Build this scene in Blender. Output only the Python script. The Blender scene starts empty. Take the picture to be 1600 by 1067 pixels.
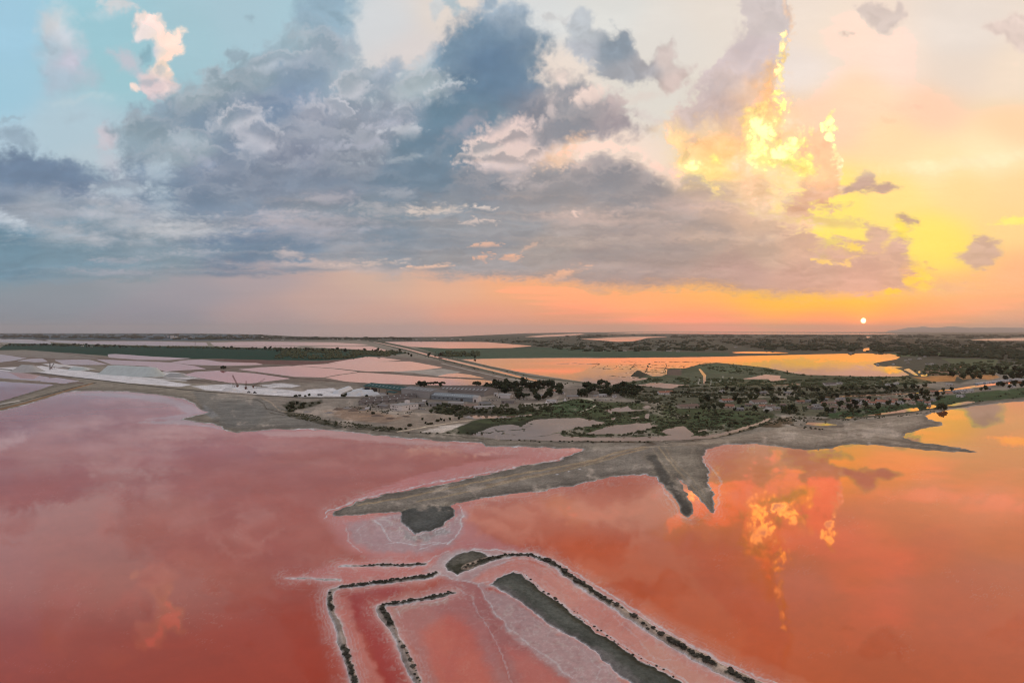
import bpy, bmesh, math, random
import numpy as np
from mathutils import Vector, Matrix

sc = bpy.context.scene
COL = sc.collection
# ---------------- camera: an aerial view, 120 m above the lagoon, looking level ----------------
H_CAM = 120.0
F = 888.9            # focal length in survey units (a 20 mm lens on a 36 mm back, 1600 units wide)
HZ = 517.0           # the horizon's survey row
cam = bpy.data.cameras.new("camera"); cam_ob = bpy.data.objects.new("camera", cam); COL.objects.link(cam_ob)
cam.sensor_width = 36.0; cam.lens = 20.0; cam.shift_y = -16.5 / 1600.0
cam.clip_start = 1.0; cam.clip_end = 300000.0
cam_ob.location = (0, 0, H_CAM); cam_ob.rotation_euler = (math.radians(90), 0, 0)
sc.camera = cam_ob
# ---------------- render and exposure ----------------
sc.view_settings.view_transform = 'Standard'; sc.view_settings.look = 'None'
sc.view_settings.exposure = 0.0; sc.view_settings.gamma = 1.0; sc.view_settings.use_curve_mapping = False
sc.render.engine = 'CYCLES'
sc.cycles.use_denoising = True
sc.cycles.filter_width = 1.15
sc.cycles.max_bounces = 5; sc.cycles.diffuse_bounces = 2; sc.cycles.glossy_bounces = 3
sc.cycles.volume_bounces = 1; sc.cycles.transparent_max_bounces = 8
sc.cycles.sample_clamp_indirect = 6.0
# ---------------- sun: just above the horizon, behind thin haze ----------------
SUN_AZ = math.atan2(1348.5 - 800, F); SUN_EL = math.radians(0.9)
sun_dir = Vector((math.sin(SUN_AZ) * math.cos(SUN_EL), math.cos(SUN_AZ) * math.cos(SUN_EL), math.sin(SUN_EL)))
sun = bpy.data.lights.new("sun", 'SUN'); sun.energy = 0.5; sun.angle = math.radians(0.6); sun.color = (1.0, 0.52, 0.22)
sun_ob = bpy.data.objects.new("sun", sun); COL.objects.link(sun_ob)
sun_ob.rotation_euler = (-sun_dir).to_track_quat('-Z', 'Y').to_euler(); sun_ob.location = (0, 0, 500)
# ---- SKY: a procedural cloudscape, computed from noise and cloud outlines -------------
import numpy as np
def srgb2lin(c):
    c = np.asarray(c, np.float32) / 255.0
    return np.where(c <= 0.04045, c / 12.92, ((c + 0.055) / 1.055) ** 2.4).astype(np.float32)

class Noise2:
    def __init__(self, seed):
        r = np.random.RandomState(seed)
        self.p = r.permutation(512).astype(np.int32)
        a = r.rand(512) * 2 * np.pi
        self.gx = np.cos(a).astype(np.float32); self.gy = np.sin(a).astype(np.float32)
    def __call__(self, x, y):
        xi = np.floor(x).astype(np.int32); yi = np.floor(y).astype(np.int32)
        xf = (x - xi).astype(np.float32); yf = (y - yi).astype(np.float32)
        u = xf * xf * xf * (xf * (xf * 6 - 15) + 10); v = yf * yf * yf * (yf * (yf * 6 - 15) + 10)
        p = self.p
        def g(ix, iy, fx, fy):
            h = p[(p[ix & 511] + iy) & 511]
            return self.gx[h] * fx + self.gy[h] * fy
        a = g(xi, yi, xf, yf); b = g(xi + 1, yi, xf - 1, yf)
        c = g(xi, yi + 1, xf, yf - 1); d = g(xi + 1, yi + 1, xf - 1, yf - 1)
        return ((a + u * (b - a)) * (1 - v) + (c + u * (d - c)) * v) * 1.5
def fbm(x, y, seed, octs=5, gain=0.52, billow=False):
    s = np.zeros_like(x, dtype=np.float32); amp = 1.0; tot = 0; f = 1.0
    for o in range(octs):
        n = Noise2(seed * 17 + o)(x * f + 31.7 * o, y * f - 11.3 * o)
        if billow: n = np.abs(n) * 2 - 0.6
        s += amp * n; tot += amp; amp *= gain; f *= 2.03
    return s / tot
def sstep(a, b, x):
    t = np.clip((x - a) / (b - a), 0, 1); return t * t * (3 - 2 * t)
def poly_sdf(P, X, Y):
    """signed distance (negative inside) of points to a closed polygon"""
    P = np.asarray(P, np.float32); d2 = np.full(X.shape, 1e12, np.float32); ins = np.zeros(X.shape, bool)
    n = len(P)
    for i in range(n):
        ax, ay = P[i]; bx, by = P[(i + 1) % n]
        ex, ey = bx - ax, by - ay
        wx, wy = X - ax, Y - ay
        t = np.clip((wx * ex + wy * ey) / max(ex * ex + ey * ey, 1e-9), 0, 1)
        d2 = np.minimum(d2, (wx - ex * t) ** 2 + (wy - ey * t) ** 2)
        if ay != by:
            c = (ay > Y) != (by > Y)
            ins ^= c & (X < (bx - ax) * (Y - ay) / (by - ay) + ax)
    d = np.sqrt(d2); return np.where(ins, -d, d)
def cfield(pts, X, Y, s=60, step=8, ky=1.4, at=None, soft=.35):
    """smooth colour field through scattered colours (normalised gaussian weights on a coarse grid)"""
    gx = X[0, ::step]; gy = Y[::step, 0]
    GX, GY = np.meshgrid(gx, gy)
    num = np.zeros(GX.shape + (3,), np.float32); den = np.zeros(GX.shape, np.float32)
    for (x, y, c) in pts:
        d2 = ((GX - x) ** 2 + (ky * (GY - y)) ** 2) / (s * s)
        w = 1.0 / (soft + d2) ** 3
        num += w[..., None] * srgb2lin(c); den += w
    F = num / den[..., None]
    if at is not None: X, Y = at
    fx = (X - gx[0]) / (gx[1] - gx[0]); fy = (Y - gy[0]) / (gy[1] - gy[0])
    x0 = np.clip(np.floor(fx).astype(int), 0, len(gx) - 2); y0 = np.clip(np.floor(fy).astype(int), 0, len(gy) - 2)
    tx = np.clip(fx - x0, 0, 1)[..., None].astype(np.float32); ty = np.clip(fy - y0, 0, 1)[..., None].astype(np.float32)
    return (F[y0, x0] * (1 - tx) + F[y0, x0 + 1] * tx) * (1 - ty) + (F[y0 + 1, x0] * (1 - tx) + F[y0 + 1, x0 + 1] * tx) * ty

CLEAR = [(-300,60,(160,203,226)),(-300,250,(175,203,220)),(0,60,(163,205,226)),(0,150,(163,205,224)),(150,60,(158,202,214)),(180,100,(160,203,213)),(300,60,(166,201,212)),(380,40,(172,202,214)),(100,200,(180,204,216)),(150,260,(186,204,214)),(0,230,(182,205,220)),(480,20,(172,204,216)),(600,40,(216,218,220)),(650,80,(224,215,212)),(700,30,(230,218,208)),(850,30,(222,224,223)),(950,20,(226,225,220)),(1050,40,(231,225,217)),(1000,160,(229,223,213)),(850,110,(242,226,213)),(950,230,(253,228,210)),(800,215,(240,213,204)),(1100,30,(236,225,213)),(1250,30,(246,229,214)),(1250,100,(242,228,219)),(1300,60,(253,231,210)),(1400,100,(253,230,212)),(1500,60,(238,225,214)),(1500,110,(240,222,206)),(1580,120,(249,228,206)),(1350,150,(254,223,187)),(1450,170,(253,214,182)),(1300,190,(253,215,182)),(1580,200,(253,219,174)),(1400,220,(254,226,176)),(1450,260,(254,236,182)),(1550,240,(255,241,192)),(1400,300,(255,229,142)),(1300,320,(255,236,120)),(1270,360,(255,237,110)),(1500,300,(253,224,156)),(1590,300,(253,222,160)),(1450,370,(255,236,112)),(1480,400,(255,233,106)),(1580,350,(254,220,150)),(1590,430,(253,190,140)),(1500,445,(253,196,130)),(1400,450,(253,202,115)),(1850,150,(252,222,190)),(1850,300,(250,210,160)),(1850,450,(240,180,145)),
 (-300,480,(128,148,165)),(0,430,(133,154,166)),(0,500,(138,149,160)),(100,450,(140,151,161)),(200,430,(155,160,168)),(250,500,(149,149,160)),(300,460,(160,156,165)),(400,440,(176,162,166)),(400,490,(184,160,160)),(500,470,(205,171,161)),(600,440,(213,180,163)),(600,500,(216,170,155)),(700,450,(236,182,152)),(750,500,(246,168,138)),(800,450,(253,179,131)),(900,450,(254,181,129)),(900,500,(251,165,125)),(1000,460,(254,181,120)),(1100,455,(255,187,105)),(1100,500,(254,165,120)),(1200,462,(255,193,75)),(1250,470,(255,201,52)),(1340,473,(255,198,52)),(1300,500,(253,160,108)),(1350,490,(254,170,66)),(1350,512,(250,128,95)),(1400,490,(252,172,105)),(1450,490,(252,176,121)),(1550,480,(253,181,132)),(1600,500,(246,176,142)),
 (200,320,(192,196,206)),(250,345,(192,187,190)),(300,365,(192,188,190)),(500,350,(186,181,188)),(750,230,(222,196,190)),(770,245,(226,204,194)),(800,400,(240,180,145)),(1230,300,(254,226,150)),(1200,320,(254,222,150)),(1180,225,(255,225,140))]
SHADE = [(250,180,(140,160,175)),(300,150,(150,168,178)),(230,190,(140,160,172)),(330,190,(130,150,168)),(400,130,(140,160,172)),(450,60,(155,178,190)),(500,30,(143,169,185)),(510,-30,(140,165,182)),(520,80,(150,168,182)),(470,110,(140,160,178)),(420,160,(126,146,170)),(480,200,(140,150,168)),(560,110,(156,171,182)),(600,120,(145,162,178)),(650,130,(162,177,184)),(620,180,(150,160,175)),(570,200,(140,150,165)),(700,90,(122,148,168)),(750,60,(128,153,172)),(790,20,(160,175,188)),(760,100,(98,124,150)),(740,130,(100,127,150)),(790,110,(106,130,150)),(830,100,(125,142,155)),(700,180,(106,135,154)),(660,230,(111,136,154)),(760,170,(115,137,151)),(800,160,(133,139,152)),(850,180,(138,141,152)),(900,190,(146,147,155)),(950,200,(165,155,160)),(840,215,(150,148,155)),
 (450,240,(130,140,160)),(380,230,(130,145,165)),(300,230,(150,168,180)),(330,260,(126,141,162)),(430,270,(126,139,158)),(520,290,(126,139,158)),(620,280,(112,133,152)),(680,280,(109,130,148)),(560,260,(135,145,160)),(740,290,(135,140,150)),(60,265,(110,131,155)),(30,290,(113,134,158)),(120,290,(116,134,158)),(150,355,(125,148,165)),(60,320,(155,165,178)),(250,300,(122,143,165)),(300,310,(117,136,158)),(350,350,(135,148,165)),(20,390,(103,139,160)),(-100,390,(103,135,158)),(100,390,(123,149,165)),(250,385,(128,149,163)),(370,380,(107,130,155)),(450,385,(118,139,160)),(500,330,(135,145,158)),(600,320,(123,139,152)),(700,330,(145,150,158)),(600,370,(128,141,155)),(700,390,(150,150,155)),(800,360,(150,150,155)),(850,300,(150,148,152)),(950,290,(147,146,152)),(1000,300,(153,149,152)),(1050,330,(175,160,155)),(900,340,(170,158,155)),(850,390,(165,155,152)),(950,400,(160,148,148)),(1050,390,(165,150,148)),(1100,370,(182,162,152)),(1000,430,(163,147,147)),(1150,420,(178,149,144)),(1250,430,(187,153,144)),(1200,390,(192,167,152)),(1250,390,(212,175,155)),(1280,420,(190,160,150)),(1350,430,(193,159,150)),(1400,420,(202,166,150)),(1100,440,(173,147,142)),(780,425,(160,155,158)),(900,430,(165,150,148)),(550,410,(150,155,165)),(1180,340,(214,182,160)),(1120,310,(196,172,158)),
 (1190,30,(204,192,189)),(1190,-40,(205,196,192)),(1180,80,(205,190,190)),(1150,100,(208,193,193)),(1120,130,(204,188,186)),(1130,170,(199,180,178)),(1095,190,(206,186,180)),(1180,150,(228,197,176)),(1165,200,(240,196,162)),(1130,230,(253,208,140)),(1170,260,(248,202,150)),(1190,300,(236,192,156)),(1120,265,(251,217,140)),(1080,225,(252,214,160)),
 (1290,260,(246,192,150)),(1265,280,(248,198,150)),(1262,325,(216,166,142)),(1280,310,(226,174,146))]
MAIN = [(175,205),(205,180),(240,155),(275,138),(300,125),(345,125),(360,95),(385,85),(440,62),(465,30),(470,-40),(-0+552,-40),(556,30),(550,60),(562,95),(600,92),(630,105),(662,85),(675,72),(700,60),(720,40),(745,18),(765,-10),(825,10),(850,60),(855,95),(838,112),(862,140),(880,122),(915,132),(942,152),(975,165),(992,195),(1025,202),(985,214),(930,218),(860,232),(838,228),(800,195),(770,205),(735,232),(760,262),(820,274),(862,255),(900,266),(950,250),(1000,262),(1040,282),(1080,270),(1110,298),(1150,305),(1200,335),(1235,345),(1262,378),(1285,400),(1330,395),(1375,385),(1405,352),(1415,400),(1442,430),(1420,452),(1300,461),(1230,461),(1140,452),(1080,443),(950,446),(900,440),(860,433),(690,433),(650,422),(600,427),(540,412),(480,422),(420,407),(300,414),(200,428),(100,434),(0,444),(-500,450),(-500,235),(0,238),(50,240),(100,256),(150,285),(212,291),(195,250)]
TOWER = [(1145,-60),(1165,30),(1160,50),(1140,70),(1135,80),(1115,100),(1085,112),(1092,140),(1075,165),(1060,180),(1045,195),(1052,205),(1040,212),(1065,242),(1090,262),(1110,292),(1170,325),(1215,350),(1195,290),(1182,240),(1200,200),(1215,150),(1228,100),(1236,40),(1225,-60)]
TOWER2 = [(1240,228),(1260,212),(1285,197),(1300,190),(1305,240),(1314,290),(1300,310),(1306,325),(1270,315),(1255,350),(1225,322),(1247,300),(1237,270)]
MIDTOP = [(888,45),(900,12),(920,18),(935,45),(955,52),(962,34),(985,40),(990,75),(1010,92),(1030,72),(1045,68),(1052,95),(1075,100),(1082,125),(1050,142),(1010,126),(960,132),(925,122),(940,105),(905,95),(885,75)]
MIDTOP_C = [(960,80,(138,150,162)),(910,50,(186,191,196)),(905,80,(180,183,190)),(980,112,(160,162,168)),(1010,105,(168,166,170)),(1040,95,(205,190,184)),(1060,132,(205,186,179))]

# brushes: (x, y, rx, ry, tilt deg, opacity, colour, softness, ragged)
DARKS = [
 # left dark bank and small left clouds
 (60,272,150,26,8,.75,(108,129,154),.5,.5),(20,212,32,16,20,.7,(140,160,176),.6,.7),(10,183,22,4,-10,.45,(150,172,186),.6,.6),
 (160,350,95,14,2,.7,(124,149,166),.6,.6),(120,318,60,12,5,.5,(140,158,174),.6,.6),(60,405,160,28,0,.6,(112,144,162),.8,.5),(300,325,95,16,0,.6,(120,140,162),.6,.6),(275,340,40,14,5,.6,(135,152,168),.6,.7),(380,382,120,20,-3,.7,(106,130,155),.8,.5),(290,396,110,12,-3,.5,(128,150,163),.8,.6),(190,435,55,5,3,.5,(135,150,160),.8,.6),
 # main mass darks
 (420,160,85,32,-28,.6,(122,143,168),.8,.6),(330,200,110,26,5,.5,(126,146,166),.8,.6),(720,175,90,52,-42,.75,(103,132,152),.9,.5),(770,105,70,62,-40,.7,(98,124,150),.9,.5),(680,240,90,36,-35,.6,(108,132,152),.9,.5),(470,290,140,20,4,.5,(122,136,156),.9,.6),(660,285,130,30,0,.55,(110,131,149),.9,.6),(600,330,130,10,0,.5,(122,138,151),.8,.7),(560,300,110,16,8,.45,(124,138,156),.9,.6),(640,375,150,13,3,.6,(122,138,154),.9,.6),(600,410,80,9,5,.55,(140,148,158),.8,.6),(780,350,120,7,0,.35,(138,143,150),.8,.7),
 (950,285,110,22,2,.6,(142,144,150),.8,.6),(850,278,50,22,-25,.6,(148,147,152),.6,.7),(980,318,110,10,4,.6,(142,142,147),.8,.7),(1080,352,90,9,4,.5,(150,142,142),.8,.7),(960,366,55,8,0,.4,(150,142,142),.8,.7),(1060,385,150,8,-4,.5,(155,145,143),.8,.7),(950,400,140,10,-4,.4,(152,144,144),.8,.7),(1110,400,170,12,-5,.5,(160,145,140),.9,.7),(900,430,110,8,0,.5,(160,147,146),.8,.6),(1050,440,160,6,2,.4,(165,143,140),.8,.6),(1330,440,110,10,2,.5,(186,152,146),.9,.5),(1080,290,26,16,-30,.55,(172,158,155),.6,.8),
 (870,200,70,24,-8,.7,(143,145,153),.6,.6),(880,160,34,22,30,.6,(150,154,160),.6,.7),(1130,165,40,40,-40,.4,(196,178,176),.9,.6),
]
LIGHTS = [
 # pale puffs in the main mass: rose white
 (545,135,24,22,-40,.85,(203,202,208),.45,.9),(530,165,22,16,40,.8,(200,200,208),.45,.9),(490,175,20,24,30,.6,(185,184,194),.6,.9),(385,190,34,22,-25,.8,(205,204,210),.6,.8),(405,215,28,24,20,.8,(202,200,208),.6,.8),(350,190,26,16,-20,.6,(190,195,204),.6,.8),(290,218,30,12,0,.6,(186,197,206),.6,.8),(315,250,40,10,30,.35,(176,180,194),.7,.8),(440,95,40,12,-10,.5,(182,192,202),.7,.8),(425,105,20,14,0,.4,(186,194,204),.7,.8),(660,140,52,24,-10,.5,(190,198,202),.8,1.1),(690,140,26,10,-12,.6,(196,204,208),.6,1.2),(640,165,34,14,-10,.5,(182,188,196),.8,1.1),(610,192,34,12,-5,.5,(178,178,190),.7,1.0),(632,206,26,10,-5,.6,(192,194,200),.6,1.0),(570,225,36,8,-5,.5,(172,174,186),.7,1.0),(530,232,50,7,-5,.4,(165,168,182),.7,1.0),(625,250,40,6,-4,.5,(170,178,186),.7,.9),(470,260,40,9,0,.3,(160,166,180),.7,.9),
 (590,110,20,10,-20,.4,(190,195,204),.8,.9),(660,100,30,14,-30,.55,(205,208,210),.8,1.0),
 (790,220,50,26,-25,.9,(222,197,190),.5,.7),(755,240,26,14,-10,.75,(232,212,202),.5,.9),(780,262,38,10,10,.6,(214,194,190),.7,.9),(722,205,30,12,-30,.4,(170,160,168),.9,.7),
 (210,345,90,36,12,.55,(186,186,192),.9,.7),(185,300,40,12,0,.6,(184,198,208),.8,.6),(300,360,70,16,0,.65,(190,190,194),.8,.7),(100,365,60,14,12,.5,(184,184,190),.8,.7),(10,345,30,14,20,.8,(192,202,212),.7,.7),(60,300,60,10,3,.35,(165,172,184),.9,.6),(120,335,50,8,3,.4,(176,178,188),.9,.6),(255,320,26,22,40,.3,(180,198,208),.8,.9),(245,270,20,26,-20,.5,(184,200,210),.8,.9),
 (470,355,95,22,2,.6,(176,170,178),.7,.7),(430,342,40,14,0,.5,(182,174,180),.7,.7),(520,310,40,9,0,.5,(180,172,178),.7,.7),(600,330,46,11,0,.5,(180,174,176),.7,.7),(570,385,45,8,0,.35,(165,162,168),.8,.7),(620,305,26,9,0,.4,(172,172,178),.7,.7),(680,330,36,7,-3,.7,(214,196,184),.6,.8),(745,346,24,4,0,.6,(222,198,186),.5,.9),(758,327,11,2.4,0,.6,(230,210,198),.5,.8),(455,397,20,8,10,.65,(196,180,178),.7,.8),(310,395,40,5,-2,.4,(178,176,184),.8,.7),(190,408,40,4,-2,.35,(178,172,182),.8,.7),(180,426,70,5,2,.45,(172,168,178),.8,.6),
 (758,382,17,3,-4,.6,(240,182,150),.4,.7),(755,401,13,5,-8,.65,(246,180,142),.4,.9),(795,402,14,5,0,.65,(246,180,142),.4,.9),(822,388,18,4,-25,.35,(240,184,150),.5,.9),(880,427,30,7,-14,.8,(250,184,146),.5,.7),(500,412,70,7,0,.5,(206,180,172),.7,.7),(560,420,60,10,5,.45,(200,176,168),.9,.6),(570,411,50,4,-4,.6,(206,184,174),.6,.7),(670,417,36,4,-3,.7,(232,186,160),.6,.7),
 (890,340,60,10,3,.6,(200,176,168),.8,.8),(960,345,70,10,3,.5,(198,172,162),.8,.8),(893,334,6,5,0,.7,(240,205,190),.5,.8),(1000,330,50,6,3,.4,(190,168,160),.8,.8),(1060,325,50,14,10,.5,(205,176,165),.8,.8),(850,290,50,6,0,.4,(185,172,172),.8,.8),(1000,375,120,9,-2,.35,(186,166,156),.9,.8),(930,385,80,8,0,.3,(184,166,156),.9,.8),(1200,365,60,16,15,.5,(214,184,166),.8,.8),(1130,330,50,18,20,.5,(220,184,166),.8,.8),(960,418,90,7,2,.35,(184,162,156),.9,.7),(1100,428,140,5,0,.35,(186,160,150),.9,.7),(1280,445,120,5,0,.35,(205,165,150),.9,.7),
 (880,125,14,10,0,.6,(238,216,204),.6,.9),(862,165,10,18,10,.5,(236,214,206),.7,.9),(845,190,12,10,0,.5,(225,205,200),.7,.9),(925,150,20,14,-20,.7,(248,220,206),.6,.8),(905,262,20,8,0,.4,(238,206,192),.7,.8),(800,285,14,10,0,.4,(215,196,192),.8,.8),(1010,185,40,8,20,.4,(205,188,184),.7,.8),(960,165,14,26,5,.7,(196,178,176),.6,.8),
 (1040,270,34,12,20,.7,(236,204,186),.6,.9),(1060,285,14,10,30,.7,(240,205,180),.6,.9),
]
RIGHT = [
 (880,240,32,12,-30,.75,(253,208,172),.7,.8),
 (1125,235,60,34,10,.6,(253,208,140),.9,.7),(1075,240,18,26,-30,.75,(255,226,130),.5,1.0),(1088,262,20,10,20,.8,(255,232,120),.5,1.0),(1120,247,8,7,0,.95,(255,236,100),.6,.9),(1105,222,30,8,-10,.4,(250,196,140),.8,.8),(1082,218,12,8,-20,.6,(228,186,168),.6,.9),(1072,245,5,9,10,.35,(222,176,134),.5,.9),
 (1215,210,40,50,0,.7,(254,208,172),.9,.4),(1160,165,40,60,15,.35,(240,198,165),.9,.5),(1195,170,26,56,8,.75,(254,196,140),.9,.5),(1205,130,14,40,8,.7,(254,200,130),.8,.7),
 (1222,95,8,34,10,.95,(255,222,110),.5,1.1),(1216,80,6,26,12,.9,(255,240,140),.5,1.2),(1222,115,7,26,-4,.95,(255,246,150),.5,1.2),(1216,150,9,18,10,.95,(255,244,120),.5,1.2),(1230,30,5,26,-10,.6,(253,208,170),.6,.8),
 (1225,168,14,6,-30,.95,(255,246,120),.5,1.0),(1185,195,22,26,25,1.0,(255,234,95),.6,.8),(1188,195,15,18,20,.95,(255,252,150),.5,.8),(1195,170,12,12,0,.7,(255,224,110),.6,.9),
 (1205,285,46,60,10,.6,(254,226,150),.8,.6),(1182,245,12,26,-20,.85,(255,236,120),.6,1.0),(1207,240,22,24,10,.95,(255,246,120),.5,1.1),(1232,252,30,18,20,.95,(255,246,110),.5,1.0),(1218,240,14,10,0,.9,(255,253,165),.6,1.0),(1245,225,18,10,-25,.9,(255,243,120),.5,1.2),(1254,262,14,18,15,.85,(255,235,100),.5,.9),(1250,212,14,6,-40,.8,(255,244,140),.5,1.2),(1190,300,22,26,0,.4,(240,198,158),.9,.7),(1165,290,26,36,10,.45,(244,200,155),.9,.7),(1195,340,16,20,0,.5,(254,220,150),.8,.8),
 (1298,193,9,12,20,.95,(255,245,130),.4,1.1),(1302,212,5,18,-6,.9,(255,243,130),.5,1.2),(1304,240,4,22,-6,.85,(255,240,140),.5,1.2),(1310,270,4,22,-5,.6,(255,238,160),.6,1.1),(1278,300,26,22,-10,.6,(240,185,150),.8,.8),(1300,322,18,6,-5,.6,(220,172,145),.7,.8),(1245,322,22,12,35,.65,(212,165,145),.5,.9),(1262,300,12,16,-40,.5,(222,174,150),.7,.9),
 (1240,352,40,20,0,.35,(254,214,140),.9,.6),(1262,372,10,26,-25,.7,(250,206,150),.6,.9),
]
SMALL = [  # small free-standing clouds: outline, body colour, rim colour
 ([(1318,296),(1338,281),(1352,270),(1362,275),(1372,287),(1402,295),(1370,298),(1340,300)],(186,155,146),(232,182,150)),
 ([(1402,342),(1412,336),(1436,342),(1434,347),(1408,346)],(182,152,140),(240,205,120)),
 ([(1305,366),(1318,372),(1354,376),(1359,354),(1384,357),(1390,372),(1379,396),(1350,394),(1332,384)],(202,166,152),(226,186,150)),
 ([(1294,390),(1305,382),(1328,384),(1320,392)],(200,162,148),(228,186,140)),
 ([(1290,402),(1308,396),(1338,400),(1330,407),(1300,406)],(198,162,150),(228,186,140)),
 ([(1488,403),(1508,392),(1522,374),(1540,372),(1560,378),(1563,400),(1546,416),(1520,421),(1508,408)],(196,165,152),(224,186,150)),
 ([(1410,412),(1432,415),(1441,430),(1425,440),(1408,430)],(214,168,148),(238,190,130)),
 ([(1446,412),(1454,414),(1460,422),(1448,420)],(224,178,132),(238,200,120)),
 ([(1338,10),(1366,3),(1384,6),(1393,14),(1404,7),(1414,20),(1412,30),(1398,38),(1390,52),(1374,50),(1364,34),(1348,24)],(206,190,182),(238,216,204)),
 ([(1306,50),(1314,46),(1330,52),(1322,60),(1310,58)],(226,198,184),(244,216,200)),
 ([(1535,42),(1560,30),(1580,24),(1610,30),(1640,60),(1600,76),(1570,56)],(222,202,192),(238,216,204)),
 ([(380,30),(392,22),(400,30),(392,42)],(150,175,188),(160,185,196)),
 ([(352,86),(370,76),(392,84),(380,100),(360,100)],(142,162,174),(160,180,190)),
 ([(668,8),(684,-4),(700,4),(690,26),(672,34)],(196,200,202),(222,216,212)),
 ([(700,-30),(712,-10),(718,12),(708,22),(698,8)],(165,182,190),(200,204,208)),
 ([(846,25),(862,22),(884,28),(880,36),(856,34)],(206,206,206),(218,216,214)),
]
def sky_plane(step=1.25, X0=-500, X1=2100, Y0=-420, Y1=522):
    """sky colours (linear) over directions: X = 800 + 888 x/y, Y = 517 - 888 z/y"""
    xs = np.arange(X0, X1, step, dtype=np.float32); ys = np.arange(Y0, Y1, step, dtype=np.float32)
    X, Y = np.meshgrid(xs, ys)
    el = np.clip(517 - Y, 4, None)
    # noise domain: round above, stretched sideways towards the horizon
    flat = sstep(60, 330, 517 - Y)                   # 0 at horizon, 1 high
    sy = 1.0 + 2.2 * (1 - flat)
    Ys = np.cumsum(sy[:, :1], 0) * step + 0 * X
    Ys = Ys - Ys[0:1] + Y0
    w1x = fbm(X / 130, Ys / 130, 1, 4); w1y = fbm(X / 130, Ys / 130, 2, 4)
    w2x = fbm(X / 40, Ys / 40, 3, 4, .5); w2y = fbm(X / 40, Ys / 40, 4, 4, .5)
    bil = fbm((X + 18 * w1x) / 60, (Ys + 18 * w1y) / 60, 5, 5, .55, True)
    det = fbm((X + 14 * w2x) / 24, (Ys + 14 * w2y) / 24, 6, 5, .58)
    H = fbm((X + 22 * w1x) / 95, (Ys + 22 * w1y) / 95, 21, 3, .42)
    gy, gx = np.gradient(H); lit = np.clip((-gy / sy + .4 * gx * np.sign(X - 1260)) / step * 40, -1, 1)
    fin = fbm((X + 6 * w2x) / 15, (Ys + 6 * w2y) / 15, 31, 4, .55, True) + .1
    big = fbm(X / 170, Ys / 150, 7, 3)
    WX = X + 15 * w1x + 12 * w2x; WY = Y + (12 * w1y + 11 * w2y) / np.sqrt(sy)
    img = cfield(CLEAR, X, Y, 62, 8, 1.4, None, .8)
    band = cfield([p for p in CLEAR if p[1] > 420], X, Y, 75, 8, 3.0, None, 1.2)
    img += (band - img) * sstep(415, 450, Y)[..., None]
    # faint veil
    veil = sstep(-.1, .6, fbm(X / 300, Ys / 90, 9, 5, .6)) * .10 * sstep(40, 200, 517 - Y)
    img *= (1 + veil * 0.6 - .03)[..., None]
    shade = cfield(SHADE, X, Y, 38, 8, 1.6, (WX * .7 + X * .3, WY * .7 + Y * .3))
    def over(a, c):
        nonlocal img
        img = img * (1 - a[..., None]) + c * a[..., None]
    def box(x0, x1, y0, y1):
        i0 = int(np.clip((y0 - Y0) / step, 0, len(ys))); i1 = int(np.clip((y1 - Y0) / step, 0, len(ys)))
        j0 = int(np.clip((x0 - X0) / step, 0, len(xs))); j1 = int(np.clip((x1 - X0) / step, 0, len(xs)))
        return slice(i0, i1), slice(j0, j1)
    def paint(polys, col, soft, rag, op=1.0, warp=1.0):
        P = np.array(polys); m = 60
        b = box(P[:, 0].min() - m, P[:, 0].max() + m, P[:, 1].min() - m, P[:, 1].max() + m)
        x = X[b] + (WX[b] - X[b]) * warp; y = Y[b] + (WY[b] - Y[b]) * warp
        d = poly_sdf(P, x, y) + rag * (det[b] * 4 - bil[b] * 16 - fin[b] * 5)
        a = op * sstep(soft, -soft, d)
        c = col[b] if isinstance(col, np.ndarray) and col.ndim == 3 else srgb2lin(col)
        img[b] = img[b] * (1 - a[..., None]) + c * a[..., None]
        return b, d
    def brush(B, k=1.0, ws=1.0, fade=0.0, tex=0.0):
        for (x, y, rx, ry, t, op, c, so, rg) in B:
            m = max(rx, ry) * 1.8 + 25
            b = box(x - m, x + m, y - m, y + m)
            if X[b].size == 0: continue
            u = WX[b] * ws + X[b] * (1 - ws) - x; v = WY[b] * ws + Y[b] * (1 - ws) - y
            ct, st = np.cos(np.radians(t)), np.sin(np.radians(t))
            p = (u * ct + v * st) / rx; q = (-u * st + v * ct) / ry
            d = np.sqrt(p * p + q * q) + rg * k * (det[b] * .35 - bil[b] * .7 - fin[b] * (.25 + 4.0 / min(rx, ry)))
            a = op * sstep(1 + so * .9, 1 - so * 1.1, d) * (1 - fade * sstep(-.3, .9, q) - fade * .4 * np.clip(-lit[b], 0, 1))
            img[b] = img[b] * (1 - a[..., None]) + srgb2lin(c) * a[..., None] * (1.03 + (.06 + tex) * bil[b] + (.05 + tex) * det[b] + .10 * lit[b] + tex * .5 * fin[b])[..., None] ** ((.6, 1.0, 1.6) if tex else (1, 1, 1))
    # cloud bodies: shade with billow relief
    relief = (1.10 + .05 * bil + .04 * det + .10 * big + .06 * lit)
    tone = np.ones_like(X)
    for k, (sc, t, op) in enumerate([(150, -.12, .7), (105, 0, .7), (70, .05, .6), (46, .08, .5)]):
        F = fbm((X + 34 * w1x + 9 * w2x) / sc, (Ys + 30 * w1y + 9 * w2y) / sc + 7 * k, 40 + k, 5, .48)
        e = (F - t) / .5
        a = sstep(0, .42, e) * op
        tone = tone * (1 - a) + (1.26 - .50 * sstep(0, .7, e)) * a
    relief = relief * (.35 + .65 * tone)
    body = shade * relief[..., None]
    left = [([(70,18),(100,14),(130,60),(135,100),(150,122),(112,142),(75,150),(62,110),(66,60)],)]
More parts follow.
